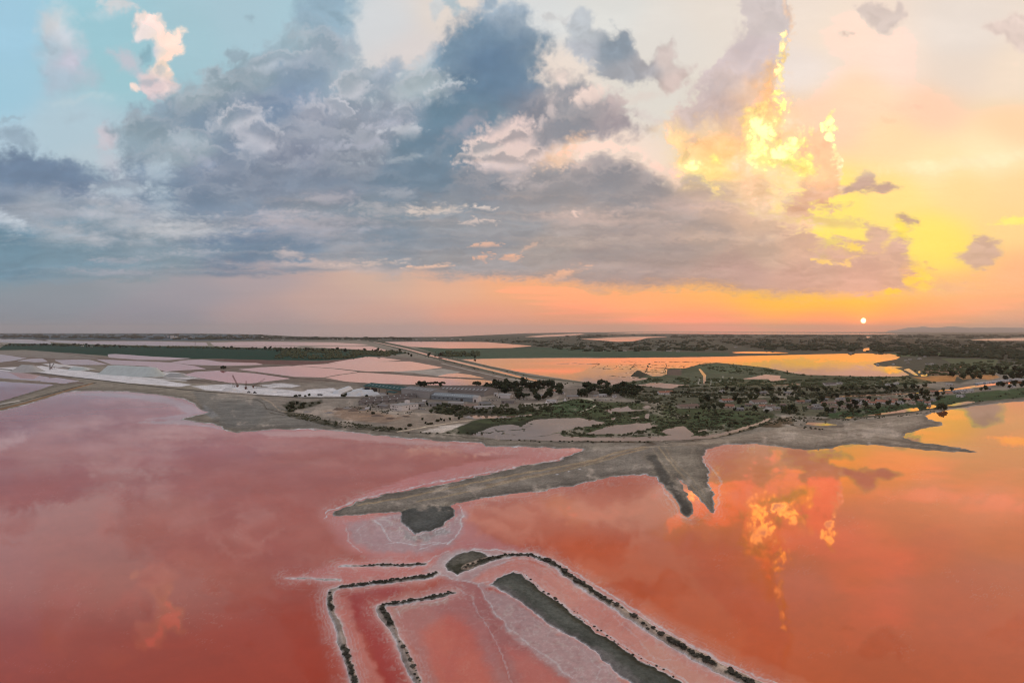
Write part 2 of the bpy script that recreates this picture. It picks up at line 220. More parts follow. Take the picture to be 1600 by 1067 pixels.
    lc = cfield([(80,30,(210,208,210)),(110,60,(200,202,210)),(80,80,(172,186,198)),(115,95,(190,184,198)),(100,125,(165,180,194)),(140,120,(176,184,196))], X, Y, 26)
    paint(left[0][0], lc * relief[..., None], 20, 1.0, .85)
    bc = cfield([(235,30,(240,222,212)),(270,60,(243,222,206)),(260,100,(243,218,198)),(225,90,(190,196,206)),(240,140,(214,196,198)),(265,145,(222,200,196)),(218,40,(228,214,210))], X, Y, 22)
    paint([(168,78),(190,72),(222,90),(236,120),(210,112),(182,108)], (203,196,206), 14, 1, .75)
    paint([(208,32),(224,18),(250,20),(262,40),(285,46),(281,84),(268,100),(266,124),(277,148),(240,162),(218,142),(226,110),(243,90),(238,62),(214,56)], bc * relief[..., None], 6, .9)
    brush([(229,82,12,17,10,.8,(138,176,190),.5,.8),(255,108,8,10,0,.5,(165,185,195),.5,.9),(235,125,14,8,-10,.5,(150,172,186),.6,.8),(212,136,9,9,0,.9,(250,224,212),.4,.8),(180,4,26,12,10,.7,(226,214,212),.6,1.),(165,18,30,12,-10,.4,(190,208,216),.8,1.),(125,158,50,6,-10,.4,(196,212,218),.9,.8),(122,187,18,9,0,.35,(165,184,196),.9,.8),(170,215,18,14,40,.6,(212,192,198),.7,.9),(175,255,26,14,60,.4,(200,190,200),.9,.8)])
    ragk = .3 + .7 * sstep(415, 360, Y)
    det_, bil_ = det, bil; det = det * ragk; bil = bil * ragk
    b, d = paint(MAIN, body, 15, 1.25)
    det, bil = det_, bil_
    brush(DARKS, 1.1, 1, .15)
    def lobe(x, y, rx, ry, t, op, lw, so=.30, light=None, crisp=1.0):
        # one billow: crisp bright crown, darker soft foot
        m = max(rx, ry) * 1.7 + 20; b = box(x - m, x + m, y - m, y + m)
        if X[b].size == 0: return
        u = X[b] + .75 * (WX[b] - X[b]) - x; v = Y[b] + .75 * (WY[b] - Y[b]) - y
        ct, st = np.cos(np.radians(t)), np.sin(np.radians(t)); p = (u * ct + v * st) / rx; q = (-u * st + v * ct) / ry
        d = np.sqrt(p * p + q * q) + crisp * (det[b] * .30 - bil[b] * .55 - fin[b] * (.20 + 3.0 / min(rx, ry)))
        a = op * sstep(1 + so, 1 - so, d) * (1 - .95 * sstep(-.1, .85, q))
        top = sstep(.55, 1.0, d) * sstep(.5, -.6, q)
        sh = shade[b]; L = sh + ((srgb2lin((206, 205, 211)) if light is None else srgb2lin(light)) - sh) * lw
        c = sh * (.90 + .08 * bil[b])[..., None] * (1 - top[..., None]) + L * top[..., None]
        img[b] = img[b] * (1 - a[..., None]) + c * a[..., None]
    rs = np.random.RandomState(11); LB = []
    while len(LB) < 150:
        x, y = rs.uniform(170, 1060), rs.uniform(40, 330)
        if poly_sdf(MAIN, np.array([[x]], np.float32), np.array([[y]], np.float32))[0, 0] > -14: continue
        f = np.clip((y - 200) / 150, 0, 1); r = rs.uniform(16, 52) * (1 + .5 * f)
        LB.append((y, x, r, r * rs.uniform(.55, .9) * (1 - .55 * f), rs.uniform(-25, 15) * (1 - f), rs.uniform(.3, .66), rs.uniform(.15, .58) * (1 - .35 * f)))
    for y, x, rx, ry, t, op, lw in sorted(LB):
        if 690 < x < 850 and 40 < y < 200: lw *= .25; op *= .6
        lobe(x, y, rx, ry, t, op, lw, light=(206, 205, 211) if x < 720 else (226, 204, 196))
    for _ in range(110):
        y = rs.uniform(300, 432); x = rs.uniform(-60, 1330); rx = rs.uniform(40, 130); li = (186, 186, 194) if x < 420 else ((200, 184, 180) if x < 760 else (206, 178, 164))
        lobe(x, y, rx, rs.uniform(5, 12), rs.uniform(-3, 3), rs.uniform(.3, .6), rs.uniform(.2, .6), .3, li, .7)
    brush([(x, y, rx, ry, t, op * .55, c, so, rg) for (x, y, rx, ry, t, op, c, so, rg) in DARKS], 1.3, 1, .1)
    brush([(x, y, rx, ry, t, min(1, op * 1.1), tuple(min(255, q + 8) for q in c), so, rg) for (x, y, rx, ry, t, op, c, so, rg) in LIGHTS], 1.5, .8, .5)
    for a in [(655,128,34,16,-15,.6,.8),(690,146,30,12,-10,.6,.8),(628,176,30,12,-5,.55,.7),(545,128,26,22,-40,.75,.95),(530,168,22,14,35,.7,.9),(492,178,20,20,25,.6,.8),(372,186,34,20,-20,.75,.95),(412,208,28,22,15,.75,.95),(436,92,44,12,-8,.6,.7),(300,214,34,14,0,.5,.7),(345,245,40,16,25,.5,.6)]: lobe(*a)
    for a in [(760,232,22,12,-15,.7,.9),(800,215,26,14,-20,.7,.9),(785,248,40,9,5,.6,.7),(830,240,20,12,-10,.6,.8),(740,246,20,8,0,.6,.7)]: lobe(*a, light=(238, 214, 204))
    for a in [(880,300,50,26,-5,.7,.5),(960,285,56,28,0,.75,.5),(1030,300,40,22,10,.7,.5),(1085,300,26,18,10,.7,.6),(905,275,26,14,-10,.6,.6)]: lobe(*a, light=(206, 186, 180))
    paint(MIDTOP, cfield(MIDTOP_C, X, Y, 24) * relief[..., None], 8, 1.0)
    brush([(880,120,20,12,0,.5,(238,216,204),.7,.9),(1000,150,40,8,-8,.3,(222,198,188),.8,.8)])
    paint(TOWER, body, 5, 1.0)
    paint(TOWER2, body, 5, 1.0, .9)
    for a in [(1120,140,36,30,-30,.5,.5),(1170,70,34,34,-40,.4,.4),(1100,185,34,22,-20,.5,.4),(1205,40,26,30,0,.4,.4),(1150,200,40,30,10,.4,.5)]: lobe(*a, light=(226, 206, 198))
    brush([(x, y, rx, ry, t, op, (c[0], c[1], min(c[2] + (34 if c[1] > 212 and c[2] < 175 else 0), 190)), min(so * 1.45, .95), rg) for (x, y, rx, ry, t, op, c, so, rg) in [(a[0], a[1], a[2] * 1.06, a[3] * 1.02) + a[4:] for a in RIGHT]], 1.75, .8, 0, .17)
    paint([(1240,395),(1262,372),(1285,400),(1330,405),(1378,396),(1405,352),(1415,400),(1440,428),(1420,452),(1300,458),(1200,455),(1150,420)], body, 5, .9)
    for a in [(1140,345,50,22,10,.7,.6),(1200,360,44,24,10,.75,.7),(1250,385,34,26,0,.8,.8),(1180,395,60,20,0,.6,.4),(1100,380,60,16,0,.6,.4),(1300,425,46,16,0,.6,.5),(1360,415,40,16,0,.6,.5)]: lobe(*a, light=(234, 194, 166))
    for (P, c, rim) in SMALL:
        P = np.array(P, float); cen = P.mean(0)
        paint(cen + (P - cen) * 1.12, rim, 7, .55, .6, .45)
        paint(P, (srgb2lin(c) * relief[..., None]).astype(np.float32), 5, .8, .85, .7)
    brush([(1405,358,8,14,-20,.85,(255,232,90),.5,1.),(1440,428,26,9,35,.7,(255,222,80),.5,1.),(1425,440,14,10,0,.8,(255,212,70),.5,1.1),(1445,448,10,8,0,.8,(255,216,70),.5,1.1),(1392,455,16,4,-4,.9,(255,206,62),.5,.8),(1338,388,14,6,30,.8,(255,222,90),.5,1.),(1292,408,16,4,10,.7,(255,214,110),.5,1.),(1328,408,8,6,-30,.5,(255,214,110),.6,1.),(1590,345,36,5,-3,.85,(255,240,120),.6,.6),(1478,452,40,10,-4,.4,(232,182,150),.9,.7),(1560,440,60,18,-15,.3,(250,184,140),.9,.6),(1540,250,150,9,-6,.45,(255,243,200),.9,.6),(1388,170,30,6,0,.3,(250,200,170),.9,.8),(1390,190,12,5,0,.35,(250,196,160),.9,.8),(1436,165,14,5,0,.3,(250,196,170),.9,.8)], 1.1, .7)
    # band of clear glow under the cloud shelf stays smooth; faint streaks
    st = fbm(X / 220, Y / 7, 11, 4, .55) * sstep(470, 440, Y) * 0 + fbm(X / 260, Y / 9, 12, 4, .5)
    img *= (1 + .035 * st * sstep(410, 440, Y))[..., None]
    # where the picture is brightest the light itself goes on rising
    t = sstep(.93, 1.0, img[..., 0]); img[..., 0] *= 1 + 1.1 * t
    fire = sstep(.86, .99, img[..., 1]) * sstep(.60, .42, img[..., 2]) * sstep(330, 260, Y) * sstep(1400, 1330, X)
    img[..., 0] *= 1 + 1.9 * fire; img[..., 1] *= 1 + 1.35 * fire; img[..., 2] *= 1 + .25 * fire
    warm = sstep(.54, .30, img[..., 2] / np.maximum(np.minimum(img[..., 0], 1), .05)) * sstep(1030, 1070, X) * sstep(1345, 1285, X) * sstep(345, 290, Y) * sstep(.88, 1.0, img[..., 0])
    img[..., 0] *= 1 + .2 * warm; img[..., 1] *= 1 + .06 * warm * sstep(.5, .8, img[..., 1])
    # the sun's disc and its glow
    r = np.hypot(X - 1348.5, Y - 501)
    img += np.exp(-(r / 26) ** 2)[..., None] * np.array([.25, .06, .0], np.float32)
    img += np.exp(-(r / 75) ** 2)[..., None] * np.array([.2, .05, .0], np.float32)
    s = sstep(4.3, 3.3, r)[..., None]
    img = img * (1 - s) + s * np.array([6.0, 4.2, 2.2], np.float32)
    return X, Y, np.clip(img, 0, 8).astype(np.float32)
# ---------------- world: the cloudscape in front, plain dusk sky all round ----------------
SX0, SX1, SY0, SY1 = -500, 2100, -420, 522
_X, _Y, _img = sky_plane(1.25, SX0, SX1, SY0, SY1)
_al = sstep(SX0 + 5, SX0 + 260, _X) * sstep(SX1 - 5, SX1 - 260, _X) * sstep(SY0 + 5, SY0 + 260, _Y)
_px = np.concatenate([_img, _al[..., None]], 2)[::-1].astype(np.float32)
sky_im = bpy.data.images.new("cloudscape", _px.shape[1], _px.shape[0], alpha=True, float_buffer=True)
sky_im.colorspace_settings.name = 'Non-Color'; sky_im.alpha_mode = 'CHANNEL_PACKED'
sky_im.pixels.foreach_set(np.ascontiguousarray(_px).ravel()); sky_im.update(); sky_im.pack()
world = bpy.data.worlds.new("World"); sc.world = world; world.use_nodes = True
world.cycles.sampling_method = 'MANUAL'; world.cycles.sample_map_resolution = 1024
nt = world.node_tree; nt.nodes.clear()
def N(t, **k):
    n = nt.nodes.new(t)
    for a, b in k.items(): setattr(n, a, b)
    return n
def M(op, a, b=None, clamp=False):
    n = N('ShaderNodeMath', operation=op, use_clamp=clamp)
    for i, v in enumerate((a, b)):
        if v is None: continue
        if isinstance(v, (int, float)): n.inputs[i].default_value = v
        else: nt.links.new(v, n.inputs[i])
    return n.outputs[0]
tc = N('ShaderNodeTexCoord'); sep = N('ShaderNodeSeparateXYZ'); nt.links.new(tc.outputs['Generated'], sep.inputs[0])
dx, dy, dz = sep.outputs
ysafe = M('MAXIMUM', dy, 0.02)
u = M('DIVIDE', M('SUBTRACT', M('ADD', M('MULTIPLY', M('DIVIDE', dx, ysafe), F), 800.0), float(SX0)), float(SX1 - SX0))
v = M('SUBTRACT', 1.0, M('DIVIDE', M('SUBTRACT', M('SUBTRACT', HZ, M('MULTIPLY', M('DIVIDE', dz, ysafe), F)), float(SY0)), float(SY1 - SY0)))
comb = N('ShaderNodeCombineXYZ'); nt.links.new(u, comb.inputs[0]); nt.links.new(v, comb.inputs[1])
tex = N('ShaderNodeTexImage', image=sky_im, extension='CLIP', interpolation='Linear'); nt.links.new(comb.outputs[0], tex.inputs[0])
front = M('MULTIPLY', tex.outputs['Alpha'], M('GREATER_THAN', dy, 0.03))
# the rest of the sky: warm round the sun, reddened out of view to warm the ground's light, broken grey cloud
def ramp(fac, stops):
    r = N('ShaderNodeValToRGB'); nt.links.new(fac, r.inputs[0]); e = r.color_ramp.elements
    while len(e) < len(stops): e.new(0.5)
    for i, (p, c) in enumerate(stops): e[i].position = p; e[i].color = tuple(srgb2lin(c)) + (1,)
    return r.outputs[0]
def mixc(f, a, b):
    n = N('ShaderNodeMix', data_type='RGBA'); nt.links.new(f, n.inputs['Factor']); nt.links.new(a, n.inputs['A']); nt.links.new(b, n.inputs['B']); return n.outputs['Result']
up = M('MAXIMUM', dz, 0.0)
reddened = ramp(up, [(0.0, (182, 158, 158)), (0.12, (194, 170, 170)), (0.4, (194, 188, 194)), (1.0, (188, 182, 188))])
warm = ramp(up, [(0.0, (246, 172, 135)), (0.15, (252, 205, 150)), (0.4, (248, 222, 192)), (1.0, (190, 192, 200))])
sdot = N('ShaderNodeVectorMath', operation='DOT_PRODUCT'); nt.links.new(tc.outputs['Generated'], sdot.inputs[0]); sdot.inputs[1].default_value = sun_dir
wf = N('ShaderNodeMapRange', interpolation_type='SMOOTHSTEP'); nt.links.new(sdot.outputs['Value'], wf.inputs[0]); wf.inputs[1].default_value = 0.15; wf.inputs[2].default_value = 0.95
clear = mixc(wf.outputs[0], reddened, warm)
nz = N('ShaderNodeTexNoise'); nz.inputs['Scale'].default_value = 3.2; nz.inputs['Detail'].default_value = 8; nz.inputs['Roughness'].default_value = .58
mp = N('ShaderNodeMapping'); mp.inputs['Scale'].default_value = (1, 1, 2.6); nt.links.new(tc.outputs['Generated'], mp.inputs[0]); nt.links.new(mp.outputs[0], nz.inputs['Vector'])
cf = N('ShaderNodeMapRange', interpolation_type='SMOOTHSTEP'); nt.links.new(nz.outputs[0], cf.inputs[0]); cf.inputs[1].default_value = .47; cf.inputs[2].default_value = .68; cf.inputs[4].default_value = .75
ccol = ramp(wf.outputs[0], [(0.0, (128, 142, 160)), (1.0, (196, 172, 166))])
rest = mixc(cf.outputs[0], clear, ccol)
both = mixc(front, rest, tex.outputs['Color'])
bg = N('ShaderNodeBackground'); nt.links.new(both, bg.inputs[0]); bg.inputs[1].default_value = 0.98
nish = N('ShaderNodeTexSky', sky_type='NISHITA', sun_disc=False, sun_elevation=SUN_EL, sun_rotation=SUN_AZ, air_density=1.0, dust_density=2.0)
bgn = N('ShaderNodeBackground'); nt.links.new(nish.outputs[0], bgn.inputs[0]); bgn.inputs[1].default_value = 0.012
add = N('ShaderNodeAddShader'); nt.links.new(bg.outputs[0], add.inputs[0]); nt.links.new(bgn.outputs[0], add.inputs[1])
out = N('ShaderNodeOutputWorld'); nt.links.new(add.outputs[0], out.inputs['Surface'])
# ======================================================================================
# THE GROUND.  The flats were surveyed from one mast: a point is given by its bearing and its
# depression (sx, sy), and P() turns that into metres on the ground plane.
# ======================================================================================
def P(sx, sy, z=0.0):
    t = (H_CAM - z) / (sy - HZ)
    return ((sx - 800.0) * t, F * t, z)
def mper(sy): return H_CAM / (sy - HZ)          # metres per survey unit, across
us = np.concatenate([-np.geomspace(9000, 420, 14), np.arange(-280, 1881, 1.6), np.geomspace(2020, 11000, 14)]).astype(np.float32)
vr = np.concatenate([np.geomspace(1.7, 12, 52)[:-1], np.arange(12, 60, .42), np.arange(60, 175, .55), np.arange(175, 300, 1.15), np.arange(300, 660, 1.5)])
vs = (HZ + vr).astype(np.float32)
U, V = np.meshgrid(us, vs)
far_k = np.clip((V - HZ) / 260, .03, 1.2)
VA = 1.5
jn1 = fbm(U / 26, V * 1.7 / (26 * np.clip(far_k, .25, 1)), 51, 4, .55); jn2 = fbm(U / 26, V * 1.7 / (26 * np.clip(far_k, .25, 1)), 52, 4, .55)
ju = U + 7 * jn1 * far_k; jv = V + 4.5 * jn2 * far_k
fineN = fbm(U / 7, V / 5, 53, 3, .55)
midN = fbm(U / 60, V / (60 * np.clip(far_k, .12, 1)), 54, 5, .55)
def bb(Q, m):
    Q = np.asarray(Q, np.float32)
    i = np.searchsorted(vs, [Q[:, 1].min() - m, Q[:, 1].max() + m]); j = np.searchsorted(us, [Q[:, 0].min() - m, Q[:, 0].max() + m])
    return slice(i[0], i[1] + 1), slice(j[0], j[1] + 1)
def psd(Q, m=12, jit=1.0):
    b = bb(Q, m); x = U[b] + (ju[b] - U[b]) * jit; y = V[b] + (jv[b] - V[b]) * jit
    Q = np.asarray(Q, np.float32) * [1, VA]
    return b, poly_sdf(Q, x, y * VA)
bj1 = fbm(U / 6, V / 1.6, 55, 3); bj2 = fbm(U / 6, V / 1.6, 56, 3)
def lsd(L, m=12, jit=1.0, hw=None, rag=0.0):
    """distance to a polyline; with hw (one per point) minus the local half width"""
    b = bb(L, m); x = U[b] + (ju[b] - U[b]) * jit; y = (V[b] + (jv[b] - V[b]) * jit) * VA
    if rag: x = x + rag * 4.5 * bj1[b]; y = y + rag * 1.3 * bj2[b]
    L = np.asarray(L, np.float32) * [1, VA]; best = np.full(x.shape, 1e6, np.float32)
    for k in range(len(L) - 1):
        (ax, ay), (bx, by) = L[k], L[k + 1]; ex, ey = bx - ax, by - ay
        t = np.clip(((x - ax) * ex + (y - ay) * ey) / max(ex * ex + ey * ey, 1e-6), 0, 1)
        d = np.hypot(x - ax - ex * t, y - ay - ey * t)
        if hw is not None:
            h0, h1 = (hw, hw) if np.isscalar(hw) else (hw[k], hw[k + 1]); d = d - (h0 + (h1 - h0) * t)
        best = np.minimum(best, d)
    return b, best

SHORE = [(-9000,1300),(-280,722),(-100,672),(0,643),(40,633),(75,622),(100,614),(118,611.5),(150,611),(200,612.5),(250,617),(285,623),(302,630),(312,640),(326,644),(305,649),(290,652),(281,656),(300,659),(330,662),(345,667),(350,672),(370,676),(400,673.5),(430,671),(480,670.5),(520,672.5),(560,677),(600,681.5),(640,685),(700,690),(735,691.5),(752,693),(760,697.5),(800,698),(860,699.5),(912,702),(890,711),(872,719.5),(830,725),(790,734),(740,745),(690,756.5),(640,765),(590,775),(560,783),(525,796.5),(520,799),(523,807),(560,804.5),(570,802.5),(600,800),(624,799),(628,816),(636,828),(650,834),(672,831),(694,822),(705,812),(710,800),(704,791),(716,786),(760,777.5),(800,772),(850,767),(900,757),(950,746.5),(985,742.5),(1010,742.5),(1025,746),(1033,756),(1045,771),(1056,787),(1068,803),(1076,807),(1085,801.5),(1083,790),(1071,766),(1058,746),(1075,761),(1090,776),(1109,800),(1117,803),(1114,790),(1115,771),(1108,753),(1109,736),(1100,722),(1098,712),(1105,702.5),(1125,696),(1150,694),(1180,693.5),(1210,697),(1240,701),(1265,704),(1300,700),(1330,693),(1370,695),(1400,698.5),(1450,703.5),(1500,707),(1529,706),(1510,701),(1475,696),(1430,690),(1415,684.5),(1411,681.5),(1425,675),(1442,669.5),(1475,664.5),(1470,660),(1450,655),(1447,650),(1457,645),(1480,641),(1520,635),(1560,630),(1600,626.5),(1900,612),(11000,560),(11000,517.5),(-9000,517.5)]
b, d = psd(SHORE, 1e5, 1.0)
D = np.full(U.shape, 500.0, np.float32); D[b] = d          # < 0 on land
D = np.clip(D, -60, 60)
sea_d = D.copy()
POND = []
def pond(Q, jit=.6):
    b, d = psd(Q, 14, jit); D[b] = np.maximum(D[b], -d); POND.append(Q)
# salt pans, left
pond([(-280,598),(0,596),(40,598.5),(84,601),(60,609),(30,618),(0,627),(-280,700)])
pond([(-280,577),(0,578.5),(40,583),(80,590),(60,595),(30,593),(0,590.5),(-280,588)]); pond([(70,590.5),(90,590),(125,595.5),(100,599),(62,596)])
pond([(-280,551),(0,553.5),(42,559.5),(20,563.5),(0,566),(-280,566)]); pond([(48,560.5),(66,560),(76,565),(55,566),(26,563.8)])
pond([(85,562.5),(138,561.5),(168,569.5),(140,570.2),(100,569.5),(92,566)])
pond([(150,561.2),(215,564),(270,566.5),(306,572),(322,576.5),(290,578.2),(258,580),(230,572),(175,569.5)],.3)
pond([(268,566),(285,563),(316,561.5),(345,565.5),(400,567),(412,569.5),(380,571),(345,571.3),(325,570.5),(300,570)],.5); pond([(168,553.5),(180,553),(240,557),(300,560),(262,562.5),(215,562),(170,558.5)])
pond([(288,585.5),(305,581),(340,579),(400,583.5),(455,591.5),(425,595),(392,599),(360,598),(320,592)],.3)
pond([(372,577),(405,574),(450,571.7),(462,572),(520,576),(560,581),(530,585),(505,589.5),(460,588.5),(420,583.2),(390,579.5)],.3)
pond([(509,590),(535,585.5),(563,581.7),(620,585.3),(690,590.5),(757,593.8),(775,596),(760,601.5),(700,602),(640,600.5),(580,598.7),(540,596)],.3)
pond([(456,571.2),(510,568.5),(570,565.5),(640,564.4),(655,567),(692,574),(660,578),(622,580.3),(575,580.5),(520,575)],.3)
pond([(512,567.4),(540,562.5),(573,557.3),(600,559),(628,563),(590,565),(545,567)],.5); pond([(681,588),(700,584),(715,582.8),(735,585.5),(757,590.8),(720,589.5)])
pond([(328,535),(400,533.8),(520,535),(577,538.3),(560,540),(470,540.2),(400,540.8),(335,540.5)],.3); pond([(480,541.6),(545,540.8),(580,541),(608,548.5),(580,547.5),(540,545)],.3); pond([(310,541.5),(400,541.8),(470,541.3),(455,543.4),(400,543),(330,541.8)],.3)
pond([(-280,529),(0,529.5),(50,530.5),(78,534),(80,537.5),(50,537),(0,535),(-280,534)],.3); pond([(60,530.5),(130,533),(230,533),(322,535),(325,540),(250,540.2),(180,538.5),(130,537.5),(88,535)],.3)
pond([(600,534.2),(660,533.8),(760,534.5),(832,540.5),(800,543.4),(700,544.6),(640,541.5)],.3)
# the long straight canal, the bay and its old salt works
CANAL = [(572,532),(600,537.5),(640,546.5),(672,555.5),(700,562),(740,571.5),(780,581),(812,589),(848,597)]
b, d = lsd(CANAL, 8, .2, [.25,.6,.9,1.2,1.3,1.5,1.6,1.6,1.4]); D[b] = np.maximum(D[b], -d)
pond([(722,561.5),(770,560.3),(850,559.6),(930,559.6),(1000,559),(1100,557.8),(1145,556.8),(1200,555.5),(1290,553.3),(1350,552),(1390,553),(1409,556.5),(1400,561.5),(1380,564.5),(1366,567.5),(1364,569.5),(1372,572),(1392,573.5),(1408,578),(1421,586),(1405,588),(1360,588),(1310,587),(1262,585.6),(1240,583),(1195,574),(1140,568.3),(1120,566.5),(1095,568.5),(1082,572),(1050,581),(1030,589),(1005,593),(985,596.5),(966,602),(930,599),(870,590.5),(815,581.5),(765,571.5)])
pond([(990,601.3),(1010,600),(1018,597.3),(1048,599.5),(1078,602),(1060,604),(1048,607),(1022,604.5)]); pond([(1091,576),(1095,577),(1103,586),(1102.5,596),(1100,602),(1099,596),(1099,588)],.5); pond([(1158,592),(1175,589.5),(1195,585),(1220,587),(1218,591),(1230,592.5),(1205,595.5),(1200,592),(1180,592.5)],.6)
pond([(1143,550.5),(1165,549.3),(1200,549.7),(1236,551.3),(1200,552.2),(1150,551.8)],.5); pond([(1348,546.6),(1351,544.2),(1358,543.6),(1359,546),(1354,548.8),(1349,548.6)],.3); pond([(1352,526.4),(1356,525.8),(1360,526.8),(1356,528.2)],.2)
pond([(1386,572.3),(1396,572),(1412,574),(1398,575),(1388,573.8)],.4); pond([(1412,577.5),(1420,575.5),(1428,581),(1436,587),(1428,585.5),(1420,581)],.5); pond([(1438,585.5),(1449,584.5),(1450,587),(1440,588)],.4); pond([(1434,580),(1438,579.5),(1438,583),(1435,582.5)],.2)
pond([(908,529.8),(930,528.8),(965,526.8),(1000,526),(1048,526.2),(1012,528),(1004,530),(990,533),(965,534),(940,532)],.4); pond([(1515,530.8),(1560,528.6),(1600,527.8),(1880,527),(1880,532.5),(1600,532.4),(1540,532.2)],.3)
pond([(820,526.2),(850,523.5),(905,521.2),(915,522.2),(890,524.6),(840,526.8)],.2); pond([(945,521.6),(990,519.8),(1200,520),(1360,520.6),(1440,521.6),(1350,522.6),(1200,522.4),(1040,521.3)],.1)
pond([(-9000,518),(300,518),(600,518.3),(860,518.1),(1060,518.0),(960,518.9),(880,519.6),(820,520.8),(770,523.0),(700,526.2),(640,526.6),(560,526.8),(470,526),(400,522.4),(300,520.9),(0,520.6),(-9000,520.6)],.1)
# marsh ponds
pond([(756,672),(775,664.5),(800,663),(814,666),(830,657),(845,654.7),(880,653.2),(905,653.2),(930,657),(946,660.8),(925,665.2),(895,669),(872,675),(880,681.2),(940,683.3),(1010,682.5),(1042,681.3),(1046,678),(1030,675.5),(1040,670.5),(1068,665.3),(1076,671),(1084,678),(1080,682),(1100,681),(1140,673.5),(1187,659),(1202,652.5),(1206,653.5),(1190,661.5),(1150,674.5),(1110,684),(1060,687.2),(980,688.8),(900,688.6),(840,687.6),(780,686.2),(752,682),(735,680)],.8)
pond([(915,677.6),(935,671),(958,664.5),(985,661.8),(1020,660.2),(1016,664.5),(1030,664),(1000,674),(980,677),(950,678)],.9); pond([(943,641.5),(965,636.5),(975,636),(980,633.5),(986,639.5),(1010,640.6),(975,643),(956,643),(956,648),(952,643.5)],.8); pond([(1003,637),(1012,632.5),(1018,636),(1012,638)],.8)
pond([(1007,652),(1009,646.5),(1015,646.3),(1013,654.5)],.4); pond([(955,653.5),(962,652),(960,656),(956,655.5)],.5); pond([(985,652.5),(998,651),(1000,652.2),(988,653.5)],.4); pond([(1060,650),(1078,647.8),(1072,650.5)],.4); pond([(1090,673),(1105,670),(1104,672.5),(1092,675)],.6); pond([(724,652),(735,648.8),(790,650),(830,647),(832,648.6),(795,652.4),(740,653.5)],.8)
# ponds and the village canal, right
VCANAL = [(1286,620.5),(1330,618.6),(1380,616.8),(1420,614.8),(1452,613),(1468,610.5),(1490,608.5),(1515,605),(1545,600.5),(1572,597.5),(1605,596.5),(1680,590),(1880,575)]
b, d = lsd(VCANAL, 8, .3, [.5,.7,.8,.8,.6,.8,1.0,2.2,3.2,3.6,3,2.5,2]); D[b] = np.maximum(D[b], -d)
pond([(1258,663.5),(1262,659.2),(1285,660),(1312,663.5),(1290,664.8),(1275,664.6)],.5); pond([(1320,653),(1326,650.8),(1335,650.8),(1332,653)],.4); pond([(1345,650.5),(1370,646.5),(1402,641.5),(1420,637.8),(1433,637.2),(1437,640.5),(1415,643.5),(1385,647)],.6); pond([(1447,638.5),(1449,633.8),(1458,631.8),(1465,635),(1456,638.3)],.6); pond([(1480,633.5),(1498,628.8),(1512,627),(1524,627.8),(1510,631),(1492,634)],.6)
# little dykes and reed lines that cross the ponds (land again)
def bank(L, hw, jit=1.1):
    b, d = lsd(L, 8, jit, hw, 1.0); d = d + .5 * bj1[b]; D[b] = np.minimum(D[b], d)
for L, hw in [([(880,676.5),(910,669.5),(945,663.5),(985,658),(1018,653)],.9),([(876,679.5),(920,681.3),(1000,680.6),(1048,678.3)],1.0),([(832,682),(845,680.8),(858,679.8)],.7),([(862,678.5),(880,674.5),(905,669)],.9),
 ([(755,670),(770,665.5),(790,661.2),(815,659.5),(830,662.5)],.9),([(772,668.5),(776,674.5),(800,672.5),(818,670.5)],.9),([(785,676),(806,679.3)],1.0),([(812,666),(828,666)],.8),([(818,673),(818,669)],1.2),([(700,676.5),(735,676.6),(770,675.3)],.8),
 ([(870,568.6),(900,567.5),(938,569)],.45),([(900,569.5),(935,568.2)],.4),([(927,575.3),(960,576.3)],.5),([(970,564.5),(1010,565.2),(1060,565.4),(1120,567)],.4),([(925,575.6),(935,569.5)],.8),([(942,575.6),(952,569.3)],.5),([(958,576.5),(970,568)],.6),([(985,577),(990,571),(997,566)],.8),([(1005,586),(1010,577),(1015,567)],1.0),([(1038,585),(1040,576),(1042,568)],.9),([(1066,578),(1070,570)],.7),([(970,570.2),(1010,571)],.35),([(966,573.3),(1010,574)],.35),([(962,576.2),(1010,577)],.4),([(985,579.6),(1010,580)],.5),([(975,583.6),(1000,581.2)],.5),([(1010,578.3),(1040,578.5)],.5),([(1010,581),(1042,581)],.35),([(1010,583.4),(1042,582.8)],.35),([(1015,573.6),(1045,575.5)],.45),([(1015,570.3),(1060,571.2),(1105,573)],.35),([(1042,576),(1085,576.5)],1.0),([(950,587),(990,590.5),(1030,592.6)],.5),([(985,588),(1020,590.5)],.8),([(970,597.2),(1010,598.6),(1050,594.5)],.9),([(955,595.8),(962,596.2)],.5),([(1040,572.2),(1070,573.4)],.35)]: bank(L, hw)
b, d = psd([(985,587.5),(996,578),(1010,584),(1020,588),(1042,588),(1042,577),(1062,576),(1064,587.5),(1030,592),(1000,590)], 6, .8); D[b] = np.minimum(D[b], d)
# ---- dykes and flats of the near lagoon ----
D_UP = [(530,884.5),(560,883.5),(600,882.5),(640,882.3),(664,880.5)]
D_SPIT = [(449,903),(480,903.4),(505,904),(531,905.5)]
D_OUT = [(684,896.5),(676,898.5),(640,904),(600,909.5),(560,913.8),(530,917.5),(517,922),(514,932),(517,945),(519,958),(526,972),(531,986),(534,1001),(539,1015),(545,1035),(553,1060),(561,1092),(578,1160)]
D_IN = [(711,925.5),(700,927.5),(660,936),(630,940.5),(600,945),(594,948),(599,960),(610,975),(617,987),(621,998),(627,1010),(634,1025),(641,1040),(648,1055),(655,1075),(672,1120),(692,1180)]
D_LONG = [(728,887),(745,879),(770,871.5),(800,866.5),(830,867.3),(850,873),(870,885),(890,900),(910,914),(935,930),(960,945.5),(985,962),(1010,978),(1035,993),(1060,1008),(1090,1025),(1120,1041),(1150,1056),(1200,1079),(1300,1124),(1420,1180)]
HUB = [(696,881),(705,870),(722,862.5),(742,860),(758,865),(764,872),(750,880),(731,892),(714,897),(700,892)]
